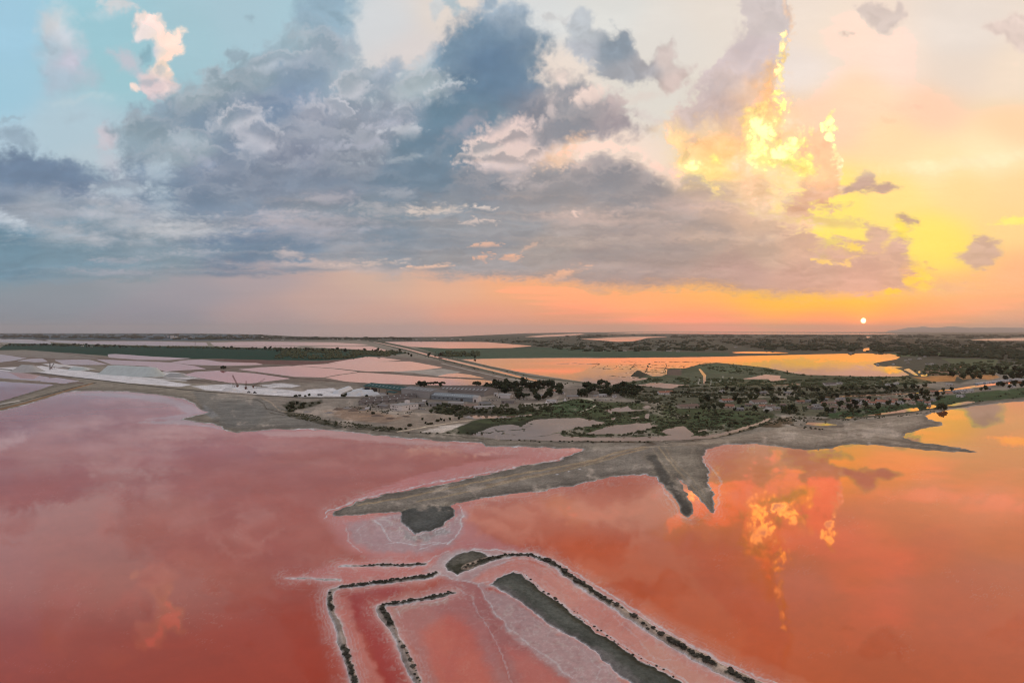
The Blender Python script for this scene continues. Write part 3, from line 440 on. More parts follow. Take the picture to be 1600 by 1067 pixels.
FLAT = [(766,913),(775,903.5),(800,894.5),(814,897.5),(830,910),(850,925),(880,945),(905,965),(930,985),(960,1002),(985,1021),(1010,1036),(1040,1051),(1060,1062),(1120,1108),(1210,1180),(1040,1180),(1005,1090),(985,1067),(968,1056),(950,1038),(930,1018),(905,1000),(870,985),(842,962),(815,941),(790,926)]
near_d = np.full(U.shape, 60., np.float32)
reg = {}
def dyke(L, hw, jit=.55):
    b, d = lsd(L, 40, jit, hw); d = d + fineN[b] * 1.1; near_d[b] = np.minimum(near_d[b], d); m = np.full(U.shape, 60., np.float32); m[b] = d; return m
m_up = dyke(D_UP, [1.4, 2, 3.2, 3.4, 2.6]); m_spit = dyke(D_SPIT, [.6, 1.2, 2.4, 1.8]); m_out = dyke(D_OUT, [4.5, 5, 5, 4.2, 4, 3.2, 3.4, 4.6, 4.6, 4.8, 5.4, 6.5, 7, 5.5, 6, 7, 8, 9])
m_in = dyke(D_IN, [2.5, 3.4, 3.8, 4, 4.4, 6, 9, 6.5, 4.5, 4.2, 6, 8, 8, 7, 7, 8, 9]); m_long = dyke(D_LONG, [6, 6, 5, 3.4, 3, 3.4, 4.6, 5.5, 6.5, 7, 7, 7.5, 8, 9, 10, 11, 11, 11, 12, 13, 14])
b, d = psd(HUB, 40, .7); near_d[b] = np.minimum(near_d[b], d); m_hub = np.full(U.shape, 60., np.float32); m_hub[b] = d
b, d = psd(FLAT, 40, .7); near_d[b] = np.minimum(near_d[b], d); m_flat = np.full(U.shape, 60., np.float32); m_flat[b] = d
D = np.minimum(D, near_d)

# ---- heights: gentle banks that fall below the water ----
Hh = np.where(D < 0, (.55 + .6 * sstep(820, 700, V)) * (1 - np.exp(D / 7.0)), -.9 * (1 - np.exp(-D / 3.0))).astype(np.float32)
Hh += np.where(D < 0, np.clip(-D / 6, 0, 1) * (.35 * midN + .12 * fineN) * np.clip(far_k * 1.2, .25, 1), 0)
def ridge(L, hw, hgt, jit=.5):
    b, d = lsd(L, 14, jit); Hh[b] = np.where((d < hw) & (D[b] < .5), np.maximum(Hh[b], 1.0 + hgt * (1 - (d / hw) ** 2)), Hh[b])
for m, hgt in ((m_out, .35), (m_in, .35), (m_long, .4), (m_up, .25)):
    Hh += np.where(m < -.5, hgt * sstep(0, -5, m) * (1 + .8 * fineN), 0)
# ---- colours (what the ground itself looks like, as surface reflectances) ----
LUM = np.array([.53, .49, .52], np.float32)
SPEC = np.array([.03, .036, .04], np.float32)
def alb(c): return np.clip(srgb2lin(c) / LUM * np.array([1.09, 1.0, 1.0], np.float32), .004, .86)
def albw(c): return np.clip((srgb2lin(c) - SPEC) / LUM, .010, .86)
TC = np.empty(U.shape + (3,), np.float32); TC[:] = alb((112, 107, 98))
SCR = np.zeros(U.shape, np.float32)            # how much low scrub stands on the ground
def pp(Q, c, op=1., soft=2., jit=1., scr=None):
    b, d = psd(Q, 10 + soft, jit); a = op * sstep(soft, -soft, d + 1.2 * fineN[b] * far_k[b])
    TC[b] = TC[b] * (1 - a[..., None]) + alb(c) * a[..., None]
    if scr is not None: SCR[b] = SCR[b] * (1 - a) + scr * a
def pl(L, hw, c, op=1., soft=.8, jit=.5, scr=None):
    b, d = lsd(L, 8 + soft, jit, hw); a = op * sstep(soft, -soft, d)
    TC[b] = TC[b] * (1 - a[..., None]) + alb(c) * a[..., None]
    if scr is not None: SCR[b] = SCR[b] * (1 - a) + scr * a
mott = fbm(U / 38, V / (26 * np.clip(far_k, .1, 1)), 61, 5, .6)
# far plain
G0 = (82, 88, 78)
pp([(-9000,517.5),(11000,517.5),(11000,552),(1600,566),(1500,600),(1420,592),(1240,588),(1150,575),(900,556),(700,546),(560,532),(300,533),(-9000,533)], (52,57,48), .9, 3)
pp([(-9000,520.5),(0,521),(300,521.6),(420,524),(400,531),(300,532.5),(0,529),(-9000,529)], (48,66,74), 1, .5)
pp([(1100,530),(1300,526),(1600,534),(1880,534),(1880,560),(1500,566),(1420,556),(1350,550),(1200,548)], (44,48,40), .9, 4)
pp([(640,540),(760,545),(840,543),(1000,549),(1140,552),(1140,556),(930,558.5),(720,561),(690,556)], (44,66,50), .9, 2); pp([(700,546),(830,545),(990,551),(900,553),(760,551)], (56,70,56), .8, 1); pp([(680,552),(720,549.5),(750,551),(740,556),(700,558),(676,556)], (38,54,44), .9, 1)
for Q, c in [([(1386,552.5),(1470,552),(1476,556),(1400,557)],(64,82,52)),([(1484,574),(1512,571),(1516,573),(1490,576)],(140,100,66)),([(1440,578),(1535,579),(1540,584),(1455,586)],(108,86,70)),([(1452,587),(1530,586),(1560,587),(1550,589),(1452,589)],(142,110,76)),([(1375,594),(1400,590),(1495,588),(1492,596),(1440,598.5),(1380,598)],(158,112,66)),([(1497,590),(1515,588),(1520,592),(1505,594)],(140,106,72)),([(1522,591),(1530,587),(1556,586.5),(1563,590),(1545,594)],(158,112,66)),([(1400,605),(1452,605),(1450,610),(1405,611)],(142,108,84)),([(1258,606),(1270,604),(1320,603.5),(1324,612),(1290,614)],(136,110,66)),([(1100,600),(1150,597),(1190,598),(1250,600),(1240,604),(1160,604),(1110,604.5)],(156,112,64)),([(1215,600),(1245,598.5),(1250,603),(1220,604)],(150,106,80)),([(1470,560),(1560,562),(1555,572),(1490,570)],(70,80,58)),([(1500,575),(1580,570),(1590,580),(1520,583)],(66,76,56))]: pp(Q, c, .85, .9, .6)
pp([(925,563),(1120,564),(1120,575),(1060,586),(1030,594),(970,600),(925,600)], (40,44,34), 1, 1.)
# island of reeds in the bay and the land south of it
pp([(985,595),(1040,578),(1090,567),(1120,566),(1200,574),(1260,585.5),(1420,588),(1460,598),(1400,606),(1330,606),(1250,600),(1180,604),(1090,606),(1000,606),(960,604)], (64,74,56), .9, 2, 1, .6)
pp([(1042,577),(1066,577),(1064,587),(1042,587)], (84,72,66), .9, 1.); pp([(1200,592),(1250,588),(1350,590),(1380,596),(1340,604),(1260,602)], (56,64,48), .85, 2, 1, .7)
pp([(1086,572),(1120,569),(1180,575),(1150,582),(1110,584)], (74,88,66), .6, 2)
for L in ([(1094,590),(1091,600),(1094,606)],[(1112,594),(1110,602),(1112,606)],[(1130,588),(1128,594),(1120,598)],[(1144,590),(1142,597)]): pl(L, .6, (150,148,140), .9, .5)
pp([(-280,590),(0,590),(130,600),(90,578),(160,568),(260,585),(300,600),(450,600),(520,598),(760,605),(800,592),(700,565),(600,555),(500,563),(300,560),(100,556),(-280,548)], (92,82,76), .75, 4)
# left: green vineyard belt, reed fringe
pp([(-280,545),(0,543.5),(12,537),(60,535.5),(130,538.3),(250,540.8),(330,541.5),(400,543.6),(480,545),(560,546),(620,549),(640,552),(600,556),(560,560),(500,564),(420,563),(330,560.5),(262,561.5),(190,557.5),(110,552.5),(40,547),(-280,552)], (6,46,34), 1, .8, .5, .3)
pp([(440,545),(560,546),(640,552),(600,556),(540,557),(460,552)], (34,56,42), .8, 2); pp([(316,561),(400,562.5),(500,565),(560,560),(578,557),(560,562),(520,566.5),(470,570),(420,569.5),(370,566)], (92,66,62), .9, .8, 1, .5)
pp([(-280,548),(60,549),(130,553),(160,560),(100,561),(40,558),(0,553),(-280,550)], (110,106,102), .8, 1)
for L in ([(100,552),(160,560),(300,570),(330,578)],[(-280,566.5),(20,565),(60,561),(85,561)],[(100,571),(160,571.5),(230,573),(258,581)]): pl(L, .5, (82,66,62), .9, .5)
# works yard and salt
pp([(440,600),(560,598),(680,603),(800,606),(860,600),(960,606),(1000,616),(960,626),(800,634),(760,655),(640,676),(520,668),(440,655),(380,630),(330,610),(380,600)], (104,98,92), .8, 4)
pp([(-20,575),(20,574),(64,572),(100,577),(170,584),(240,592),(300,602),(280,605),(200,599),(120,590),(60,582.5),(0,579.5)], (206,208,204), 1, 1.0, .6); pp([(300,604),(360,600),(420,607),(470,612),(560,617),(580,620),(470,621),(400,617),(320,610)], (188,188,184), .85, 1.4, 1)
pp([(128,582),(170,586),(260,590),(300,592),(290,596),(220,593),(150,588)], (176,180,176), .7, 1.2); pp([(66,569),(84,567.5),(108,571),(128,573),(150,577),(120,577),(80,573)], (205,208,205), .9, 1.); pp([(240,583),(262,580),(300,586),(318,592),(280,592),(250,588)], (180,186,184), .9, 1.); pp([(340,603),(352,600),(372,603),(380,607),(350,608)], (222,220,214), .9, .8); pp([(405,602),(440,599),(470,603),(456,606),(420,606)], (196,198,196), .8, 1.); pp([(480,610),(520,607),(530,612),(500,616),(470,615)], (206,208,208), .9, .8); pp([(560,617),(600,613),(630,616),(640,620),(590,621)], (198,202,204), .8, 1.)
pp([(612,581.5),(650,577.5),(690,576.5),(722,580.5),(700,585),(680,588),(648,584.5)], (138,134,128), .95, 1.)
pp([(300,612),(360,618),(400,622),(430,634),(470,650),(530,668),(440,669),(380,672),(352,668),(330,655),(318,640),(308,625)], (96,95,91), .9, 3); pp([(340,630),(400,632),(420,645),(400,664),(360,668),(340,650)], (86,87,85), .7, 5)
pp([(560,600),(800,600),(960,606),(1000,620),(900,632),(820,634),(760,650),(700,640),(640,640),(560,632)], (88,82,76), .6, 4, 1.2, .25); pp([(318,633),(330,640),(340,650),(330,655),(318,645)], (128,132,136), .4, 3)
# roads, dykes and embankments of the works
pl([(-280,575),(0,576.5),(60,583),(130,591.5),(200,600),(260,606.5),(320,612.5),(400,618.5),(480,622.5),(575,622)], .95, (44,42,38), .95, .6, .25, .5)
pl([(84,571),(150,582),(200,587.5),(260,592),(310,595),(330,597)], .9, (58,56,50), .9, .6, .25, .3)
pl([(288,587),(330,593.5),(360,600)], .6, (66,62,58), .9, .5); pl([(400,583),(460,591),(520,596),(580,599.5),(660,601.5),(760,602.5)], .7, (72,58,52), .95, .5, .3); pl([(455,572),(505,577),(560,581.4),(640,583),(690,589),(760,594)], .6, (84,68,58), .95, .5, .3); pl([(258,582),(290,579),(330,577.5),(370,574),(420,572),(500,569),(580,566),(640,564.5)], .6, (78,66,58), .95, .5, .3); pl([(505,590),(530,586),(562,582)], .35, (150,120,112), .8, .4, .3)
pl([(-280,594),(0,593.5),(40,596.5),(90,599.5),(130,599)], .8, (84,68,66), .95, .6); pl([(62,595.5),(70,590)], .4, (84,68,66), .9, .4)
pl([(-280,712),(0,640),(40,630),(75,619.5),(110,609),(145,599.5)], 1.4, (128,100,72), .95, .8, .3); pl([(-280,704),(0,635),(40,626),(80,615),(120,604.5),(150,598.5)], .7, (40,38,33), .9, .6, .5, .6); pl([(-280,699),(0,632),(30,627)], .9, (178,178,172), .7, .8); pl([(-280,690),(0,627.5),(60,611),(100,601)], .5, (76,66,58), .8, .6)
pl([(572,531),(640,548.5),(700,565),(740,575),(800,589.5),(850,599)], 1.6, (62,66,54), .95, 1.0, .2, .4); pl([(580,531),(640,544),(700,559),(760,572.5),(830,588.5),(960,604)], 1.3, (56,62,48), .9, .9, .3, .6); pl([(690,568),(740,580),(790,591.5),(830,597),(870,601)], .7, (150,146,138), .9, .5, .2); pl([(600,541),(680,563)], .4, (120,116,108), .7, .4)
# scrubby ground and tracks inside the works
for Q in ([(440,634),(458,627),(480,630),(503,626),(504,631),(485,637),(452,643)],[(440,640),(480,650),(520,660),(600,668),(640,673),(600,675),(520,668),(450,652)],[(668,642),(690,630),(706,632),(730,640),(800,642),(812,648),(760,651),(700,648)]): pp(Q, (58,58,46), .85, 2, 1.5, .9)
pp([(500,642),(560,640),(600,646),(640,655),(600,662),(540,658)], (112,94,80), .8, 3); pp([(525,638),(570,636),(580,640),(540,642)], (84,72,64), .8, 2); pp([(560,622),(600,620),(660,626),(640,634),(600,640),(560,634)], (88,82,78), .7, 3); pp([(640,648),(700,648),(740,658),(700,668),(640,674),(600,668)], (112,102,92), .8, 3)
pl([(385,624),(402,625.5),(412,632),(416,640),(450,648),(500,660),(560,671),(620,677)], .8, (62,56,48), .9, .6, .5, .5); pl([(408,622),(424,630),(436,642),(470,650)], 1.0, (140,128,112), .7, .8); pl([(420,645),(500,662),(600,673.5),(690,681),(760,687),(900,690.5),(1010,692)], .8, (60,55,46), .85, .8, .8, .5)
pl([(620,676),(650,671),(690,664),(740,656.5),(790,653.5),(820,650)], .8, (168,156,138), .95, .6, .3); pl([(560,645),(630,646),(680,648),(735,656)], .7, (140,128,112), .7, .8); pp([(655,677),(690,667),(740,661.5),(758,662),(752,672),(735,675.5),(690,676.5)], (156,150,144), .95, 1.5); pp([(737,661),(745,658.5),(770,659.5),(772,664.5),(755,666),(740,665)], (150,96,70), .95, 1.); pl([(560,652),(600,650),(640,650)], .8, (128,100,76), .6, 1.0)
# marsh
pp([(750,655),(870,648),(1210,648),(1210,662),(1150,678),(1060,684),(900,685),(750,681),(690,678)], (46,52,36), 1, 1.5, .6, .5)
pp([(800,642),(860,640),(872,626),(910,622),(940,629),(1000,630),(1060,636),(1140,640),(1200,645),(1228,655),(1190,667),(1140,680),(1082,684),(1000,682),(890,682),(850,684),(866,674),(930,662),(905,652),(840,652),(790,664),(735,660),(760,654)], (60,70,46), 1, 2.5, 1.4, .6); pp([(850,640),(870,628),(900,628),(935,632),(920,642),(880,650)], (44,64,40), .7, 3); pp([(1080,655),(1150,648),(1200,652),(1160,668),(1120,674),(1090,668)], (46,62,40), .7, 4); pp([(1000,632),(1040,628),(1050,640),(1010,645)], (72,68,50), .6, 4)
pp([(950,606),(1090,606),(1290,600),(1440,604),(1480,612),(1290,622),(1150,640),(1060,636),(980,624)], (66,69,55), .95, 3, 1.2, .6); pp([(1130,622),(1290,621),(1420,617),(1400,640),(1340,648),(1250,652),(1160,642)], (70,73,57), .9, 3, 1, .6)
pl([(1045,612),(1090,615.5),(1200,617.5),(1290,617),(1380,613.5),(1440,610)], 1.0, (34,38,28), 1, .6, .3, 1.0); pl([(1000,615),(1100,620),(1200,621.5),(1285,622)], .6, (128,124,114), .8, .6); pl([(1000,612),(1100,613.2),(1200,614.5)], .4, (140,138,130), .8, .5)
pp([(1330,642),(1400,634),(1480,618),(1600,606),(1880,590),(1880,606),(1600,622),(1510,630),(1460,640),(1345,652),(1300,655),(1280,650)], (38,62,36), .95, 2.5, 1, .35); pl([(1280,656),(1340,654),(1400,648),(1450,641),(1475,638),(1530,631)], 1.2, (60,54,40), .9, 1.2, .8, .7)
pl([(905,622),(925,626),(934,632),(925,638),(908,644)], .9, (176,168,152), .95, .6, .4); pl([(820,632),(860,630),(905,623),(960,624)], 1.4, (132,126,118), .8, .9, .5)
pl([(1190,665),(1130,681),(1080,688),(1000,691),(900,690)], 1.0, (78,64,46), .95, .9, .6, .6); pl([(1206,659),(1150,676.5),(1100,686.5)], 1.1, (168,154,132), .8, .8, .3); pl([(1218,655),(1180,668),(1140,680),(1090,689),(1040,693)], .9, (58,50,36), .9, .8, .8, .8); pp([(1190,668),(1205,656),(1235,652),(1240,662),(1215,670)], (74,62,44), .9, 3, 1.2, .8); pl([(1225,662),(1245,668),(1270,671.5),(1290,674)], 1.6, (56,48,36), .9, 1.2, 1.2, .9); pl([(1010,690),(1020,697),(1005,700)], 3, (66,56,44), .8, 3, 1.5, .7)
pp([(-9000,0),(-8999,0),(-8999,1)], (0,0,0), 0)
# sand flats, right
pp([(1040,694),(1150,682),(1240,668),(1300,664),(1380,655),(1450,640),(1480,640),(1470,672),(1410,684),(1450,700),(1530,706),(1440,704),(1330,692),(1262,704),(1180,692),(1100,700)], (122,113,102), .9, 4)
pl([(1255,668),(1300,676),(1370,684),(1450,698),(1520,706)], 1.5, (104,96,86), .7, 2.); pl([(1300,668),(1340,663),(1370,660)], 1, (92,86,76), .7, 1.5); pl([(1325,655),(1400,652),(1470,646)], .8, (150,142,130), .6, 1.5)
for L, c, w in [([(1120,697),(1200,688),(1260,680),(1330,676)],(96,89,80),.9),([(1200,682),(1290,684),(1390,692),(1460,699)],(142,132,120),1.0),([(1290,690),(1340,682),(1400,676),(1440,668)],(98,92,84),.8),([(1180,690),(1240,694),(1290,698)],(100,93,84),.7),([(1330,672),(1380,668),(1430,661)],(140,132,120),.7),([(1310,668),(1365,664),(1400,658)],(88,80,70),.6)]: pl(L, w, c, .7, 1.2, 1.4)
# the near peninsula: wheel tracks, dark mud
pp([(912,704),(960,699),(1010,696),(1060,700),(1040,735),(960,742),(860,764),(720,783),(620,797),(525,806),(522,797),(600,775),(740,748),(840,726)], (100,96,90), .9, 3); pp([(920,705),(960,698),(1000,697),(985,702),(940,709)], (134,127,118), .7, 3); pp([(1000,712),(1040,700),(1090,700),(1110,730),(1112,790),(1080,745),(1060,742),(1082,798),(1072,804),(1040,760)], (102,97,88), .8, 4); pp([(1010,715),(1024,712),(1072,785),(1082,800),(1072,804),(1045,768)], (60,60,57), .85, 3)
for L, w, c, o in [([(1008,699),(985,704),(955,711),(930,720),(880,730),(800,744),(700,764),(620,781),(560,790)],2.0,(128,114,94),.85),([(1012,702),(980,710),(940,722),(880,737),(790,756),(700,776),(650,785)],1.6,(122,110,92),.8),([(1000,703),(960,714),(900,730),(800,751),(700,771)],.6,(84,76,66),.7),([(1000,705),(940,719),(860,739),(760,760)],1.0,(118,100,78),.6),([(1030,700),(1040,715),(1062,740),(1090,770),(1110,795)],1.2,(140,126,104),.7),([(1040,702),(1052,722),(1080,748),(1100,772)],1.0,(128,116,98),.6),([(1020,702),(1032,722),(1050,744)],1.0,(126,116,100),.5),([(1150,690),(1060,697),(1010,700)],1.4,(134,124,108),.5)]: pl(L, w, c, o, 1.0, .5)
for L, c in [([(868,743),(874,742)],(210,205,196)),([(888,738),(893,737.3)],(214,208,198)),([(902,735),(907,734.5)],(206,198,188))]: pl(L, .5, c, .9, .4, .2)
pp([(625,799),(660,792),(704,791),(711,800),(704,813),(690,823),(670,831),(650,834),(636,828),(629,815)], (62,65,64), .95, 2, .6, .15); pp([(640,818),(672,812),(690,818),(660,830)], (74,78,78), .6, 4)
pp(HUB, (76,76,70), .95, 2, .7, .5); pp([(700,885),(728,880),(764,872),(750,880),(730,893),(712,897)], (60,60,52), .9, 2, 1, 1.)
pp(FLAT, (64,68,64), .95, 2, .7, .25); pp([(815,897),(850,923),(905,963),(960,1000),(1010,1034),(1060,1060),(1150,1130),(1100,1110),(1040,1058),(985,1030),(930,992),(870,948),(825,915)], (58,57,46), .9, 5, 1., .9); pp([(920,1030),(960,1050),(1010,1080),(1040,1180),(990,1150),(960,1070)], (128,120,120), .6, 10)
pp([(788,926),(815,944),(842,966),(862,992),(900,1010),(935,1024),(960,1050),(985,1080),(1000,1180),(1040,1180),(1020,1090),(985,1050),(950,1022),(908,1004),(868,984),(838,960),(808,936),(790,916)], (106,104,103), .7, 7)
pl([(768,915),(790,928),(815,943),(842,964),(870,987),(905,1002),(930,1020),(950,1040),(970,1060),(990,1090)], 5, (118,112,112), .85, 9, 1.4, 0); pl([(628,803),(632,818),(640,830),(652,836),(674,832)], 2, (104,104,106), .7, 6, 1.2, 0); pl([(694,884),(702,874),(716,866),(736,860)], 2, (116,110,110), .6, 4, 1.2, 0)
def mcol(m, c, op, scr): 
    a = op * sstep(1.5, -1.5, m); TC[:] = TC * (1 - a[..., None]) + alb(c) * a[..., None]; SCR[:] = SCR * (1 - a) + scr * a
mcol(m_out, (150,140,134), .9, .25); mcol(m_in, (150,138,132), .9, .25); mcol(m_long, (156,140,128), .9, .15); mcol(m_up, (150,138,130), .9, .4); mcol(m_spit, (196,178,170), .95, 0)
for L, w in [([(566,883),(600,882),(640,882),(664,880.5)],2.2),([(531,916.5),(560,913.5),(600,909),(640,903.5),(682,897)],4.0),([(515,928),(517,945),(519,957)],2.2),([(537,1010),(545,1035),(553,1060),(562,1092),(578,1160)],3.4),([(711,925.5),(700,927.5),(660,936),(630,940.5),(600,945)],3.2),([(597,948),(604,962),(612,977)],4.5),([(728,887),(745,879),(770,871.5),(800,866.5),(830,867.3),(850,873),(870,885),(890,900),(910,914),(935,930),(955,943)],3.2),([(1045,1000),(1060,1010),(1090,1026),(1118,1041)],3.4),([(1135,1050),(1160,1063),(1190,1076)],3.4)]: pl(L, w, (56,57,49), .95, 1.4, 1.2, 1.)
damp = sstep(-9, -3, D) * (V > 600) * .5; TC = TC * (1 - damp[..., None] * .45)
# salt crust at the lagoon's edge
edge = sstep(-2.6, -.3, D) * (sea_d > -8) * (V > 600) * (.55 + .5 * sstep(-.3, .4, midN + fineN))
edge = np.clip(edge, 0, 1) * (.2 + .8 * sstep(-.28, .22, fbm(U / 44, V / 30, 75, 4, .6))) * np.where(U > 1180, .25, 1)
TC = TC * (1 - edge[..., None]) + alb((214, 196, 188)) * edge[..., None]; SCR *= (1 - edge)
# drier crowns, sediment bands, pale salt bloom and cracks on the near flats
nearf = ((V > 600) & (sea_d < 2) | (V > 690)).astype(np.float32) * np.clip(far_k * 1.6, 0, 1); qn = fbm(U / 15, V / 11, 76, 5, .6); qb = fbm(U / 70, V / 30, 77, 4, .55)
TC = TC * (1 + nearf * (.20 * sstep(-4, -22, D) - .04 + .22 * qb + .16 * qn))[..., None]
bl_ = np.clip(nearf * sstep(.16, .42, qb + .45 * qn) * .5, 0, 1) * (V < 800); TC = TC * (1 - bl_[..., None]) + alb((158,148,138)) * bl_[..., None]
ck = nearf * sstep(.035, .0, np.abs(qn)) * .22; TC = TC * (1 - ck[..., None])
for r in (4.5, 8, 13): TC = TC * (1 - (nearf * .16 * np.exp(-((-D + 3 * qb - r) / .9) ** 2))[..., None])
TC *= (1 + .17 * mott + .10 * midN + .12 * fineN * far_k)[..., None]
TC = np.clip(TC, .004, .88)

# ---- water: what the brine and the salt bed under it look like (reflectances, with some sky reflection painted in), w = matt salt ----
WC = np.empty(U.shape + (3,), np.float32); WC[:] = albw((155, 72, 47)); WM = np.zeros(U.shape, np.float32)
def wp(Q, c, op=1., soft=5., jit=1.2, matt=0.):
    b, d = psd(Q, 14 + soft, jit); a = op * sstep(soft, -soft, d + fineN[b] * 1.5)
    WC[b] = WC[b] * (1 - a[..., None]) + albw(c) * a[..., None]; WM[b] = WM[b] * (1 - a) + matt * a
def wl(L, hw, c, op=1., soft=1., jit=.8, matt=.8, rag=1.):
    b, d = lsd(L, 10 + soft, jit, hw); a = op * sstep(soft, -soft, d + fineN[b] * 1.4 * rag)
    WC[b] = WC[b] * (1 - a[..., None]) + albw(c) * a[..., None]; WM[b] = WM[b] * (1 - a) + matt * a
# warm sky reflection painted into the redder east brine; ponds inland are paler or plain
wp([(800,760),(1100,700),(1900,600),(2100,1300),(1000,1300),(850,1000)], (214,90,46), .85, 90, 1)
wp([(-600,700),(700,690),(900,760),(560,900),(300,960),(-600,930)], (166,99,88), .85, 70, 1)  # dusty salt pink, with lighter cloud reflection painted into the colour
wp([(724,800),(860,776),(1000,750),(1036,766),(1064,806),(1010,838),(900,834),(790,850),(730,835)], (232,116,98), .62, 36, 1.5)  # pink shallows, with the peach sky's bright reflection painted in
far_pans = sstep(607, 597, V)
def wset(a, c): WC[:] = WC * (1 - a[..., None]) + albw(c) * a[..., None]
wset(far_pans * .9, (196,120,122)); wset(sstep(700, 620, U - (V - 560) * 3) * far_pans * .6, (170,120,132))
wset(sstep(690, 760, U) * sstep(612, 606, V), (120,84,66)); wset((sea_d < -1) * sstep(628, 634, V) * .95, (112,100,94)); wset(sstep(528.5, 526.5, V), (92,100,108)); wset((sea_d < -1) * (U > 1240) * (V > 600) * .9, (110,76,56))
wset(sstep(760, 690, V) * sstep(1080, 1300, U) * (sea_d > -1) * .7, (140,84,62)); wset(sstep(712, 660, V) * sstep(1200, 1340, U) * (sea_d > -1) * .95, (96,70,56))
wset(sstep(760, 610, V) * (sea_d > 0) * sstep(560, 300, U) * .5, (176,116,122))
e1 = np.exp(-np.clip(np.minimum(np.maximum(sea_d, 0), np.maximum(near_d, 0)), 0, 60) / 9) * (V > 604)
wset(np.clip(e1 * .55, 0, 1) * (sea_d > -2) * (1 - .6 * (U > 1200)), (198,122,114))
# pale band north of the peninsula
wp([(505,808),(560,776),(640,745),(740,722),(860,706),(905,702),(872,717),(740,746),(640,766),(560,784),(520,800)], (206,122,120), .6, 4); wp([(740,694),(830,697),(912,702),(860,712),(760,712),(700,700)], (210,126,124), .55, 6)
wp([(100,616),(160,612),(250,618),(300,632),(320,645),(280,656),(230,655),(290,646),(270,632),(200,622)], (176,160,168), .6, 5, 1.2, .3); wp([(215,660),(281,655),(330,663),(350,671),(300,664)], (170,152,158), .7, 3, 1, .3); wp([(400,674),(520,673),(640,686),(752,697),(640,695),(500,682),(420,682)], (190,146,142), .6, 4, 1, .2)
wp([(512,812),(524,836),(545,858),(575,872),(620,874),(664,870),(700,868),(742,860),(800,858),(775,846),(748,832),(728,812),(724,796),(742,786),(705,798),(640,806),(590,806),(550,808)], (180,122,120), .9, 14)
wp([(540,820),(560,815),(600,806),(626,800),(640,835),(670,838),(705,818),(712,798),(726,798),(723,826),(706,850),(665,862),(620,863),(580,859),(558,851),(546,838)], (160,134,138), .9, 8, 1.5, .55)
wp([(586,812),(610,802),(628,800),(636,828),(652,838),(680,835),(706,818),(703,838),(682,848),(640,851),(618,849),(606,836),(596,822)], (164,142,146), .9, 5, 1.2, .9); wp([(630,826),(650,835),(692,824),(702,830),(662,846),(632,842)], (140,134,136), .8, 4, 1, .9)
wp([(526,880),(600,876),(690,868),(700,882),(684,894),(560,910),(505,906),(462,903)], (182,114,110), .8, 8); wp([(662,892),(688,868),(720,858),(752,856),(790,862),(806,864),(772,891),(748,902),(768,914),(752,918),(720,911),(690,902),(680,895)], (160,142,145), .9, 7, 1.2, .75); wp([(720,845),(800,852),(850,866),(800,862),(730,858)], (176,112,112), .6, 6)
wp([(735,908),(770,886),(806,872),(845,880),(875,900),(920,930),(970,962),(1010,986),(1060,1015),(1120,1047),(1200,1085),(1320,1150),(1150,1125),(1062,1064),(1000,1030),(960,1001),(910,966),(870,936),(835,911),(815,896),(782,901),(766,913)], (184,126,119), .92, 5, 1.1, .3); wp([(1000,1000),(1040,1012),(1090,1050),(1180,1100),(1100,1090),(1050,1055),(1010,1030)], (202,140,128), .5, 8)
wp([(846,856),(950,905),(1050,962),(1150,1015),(1290,1075),(1450,1150),(1350,1150),(1120,1032),(960,934),(880,882),(842,866)], (206,104,80), .6, 7)
wp([(640,936),(705,905),(740,920),(762,970),(800,1067),(820,1180),(660,1180),(665,1067),(642,1012),(618,982),(612,958)], (162,114,113), .85, 10, 1.2, .3); wp([(660,985),(700,958),(728,970),(748,1010),(772,1060),(790,1180),(720,1180),(690,1080),(668,1030)], (188,94,80), .6, 15)
wp([(700,906),(746,913),(758,936),(775,962),(795,986),(825,1010),(865,1040),(895,1067),(905,1180),(810,1180),(800,1067),(785,1030),(766,990),(745,955),(722,928)], (154,108,108), .85, 8, 1.5, .5); wp([(790,1010),(840,1030),(880,1062),(890,1150),(830,1150),(810,1060)], (178,100,92), .6, 12)
wp([(746,913),(770,924),(795,930),(842,964),(872,987),(908,1003),(934,1022),(970,1060),(1010,1100),(1050,1180),(905,1180),(893,1067),(862,1041),(822,1011),(792,986),(772,961),(757,936)], (160,134,136), .95, 6, 1.4, .8)
wp([(608,950),(640,944),(697,934),(700,940),(650,950),(618,958),(618,975)], (158,130,126), .8, 4, 1, .5); wp([(545,925),(640,912),(604,940),(588,962),(615,1000),(640,1067),(650,1150),(600,1150),(600,1067),(572,1000),(548,960)], (150,58,46), .75, 9); wp([(528,930),(545,930),(552,970),(575,1020),(600,1067),(620,1180),(590,1180),(560,1060),(540,1005),(525,960)], (182,112,104), .7, 6)
for m, r in ((m_out, 9), (m_in, 9), (m_long, 10), (m_up, 5)): wset(np.exp(-np.clip(m, 0, 80) / r) * .5 * (m > -2), (196,126,118))
for m, r in ((m_out, 2.2), (m_in, 2.2), (m_long, 2.6), (m_up, 1.4), (m_spit, 1.6), (m_hub, 2), (m_flat, 1.6)):
    a = np.clip(np.exp(-np.clip(m, 0, 80) / r) * (.75 + .8 * fineN), 0, .9) * (m > -3); wset(a, (216,198,190)); WM = WM * (1 - a) + .9 * a
WHITE = (224, 198, 192)
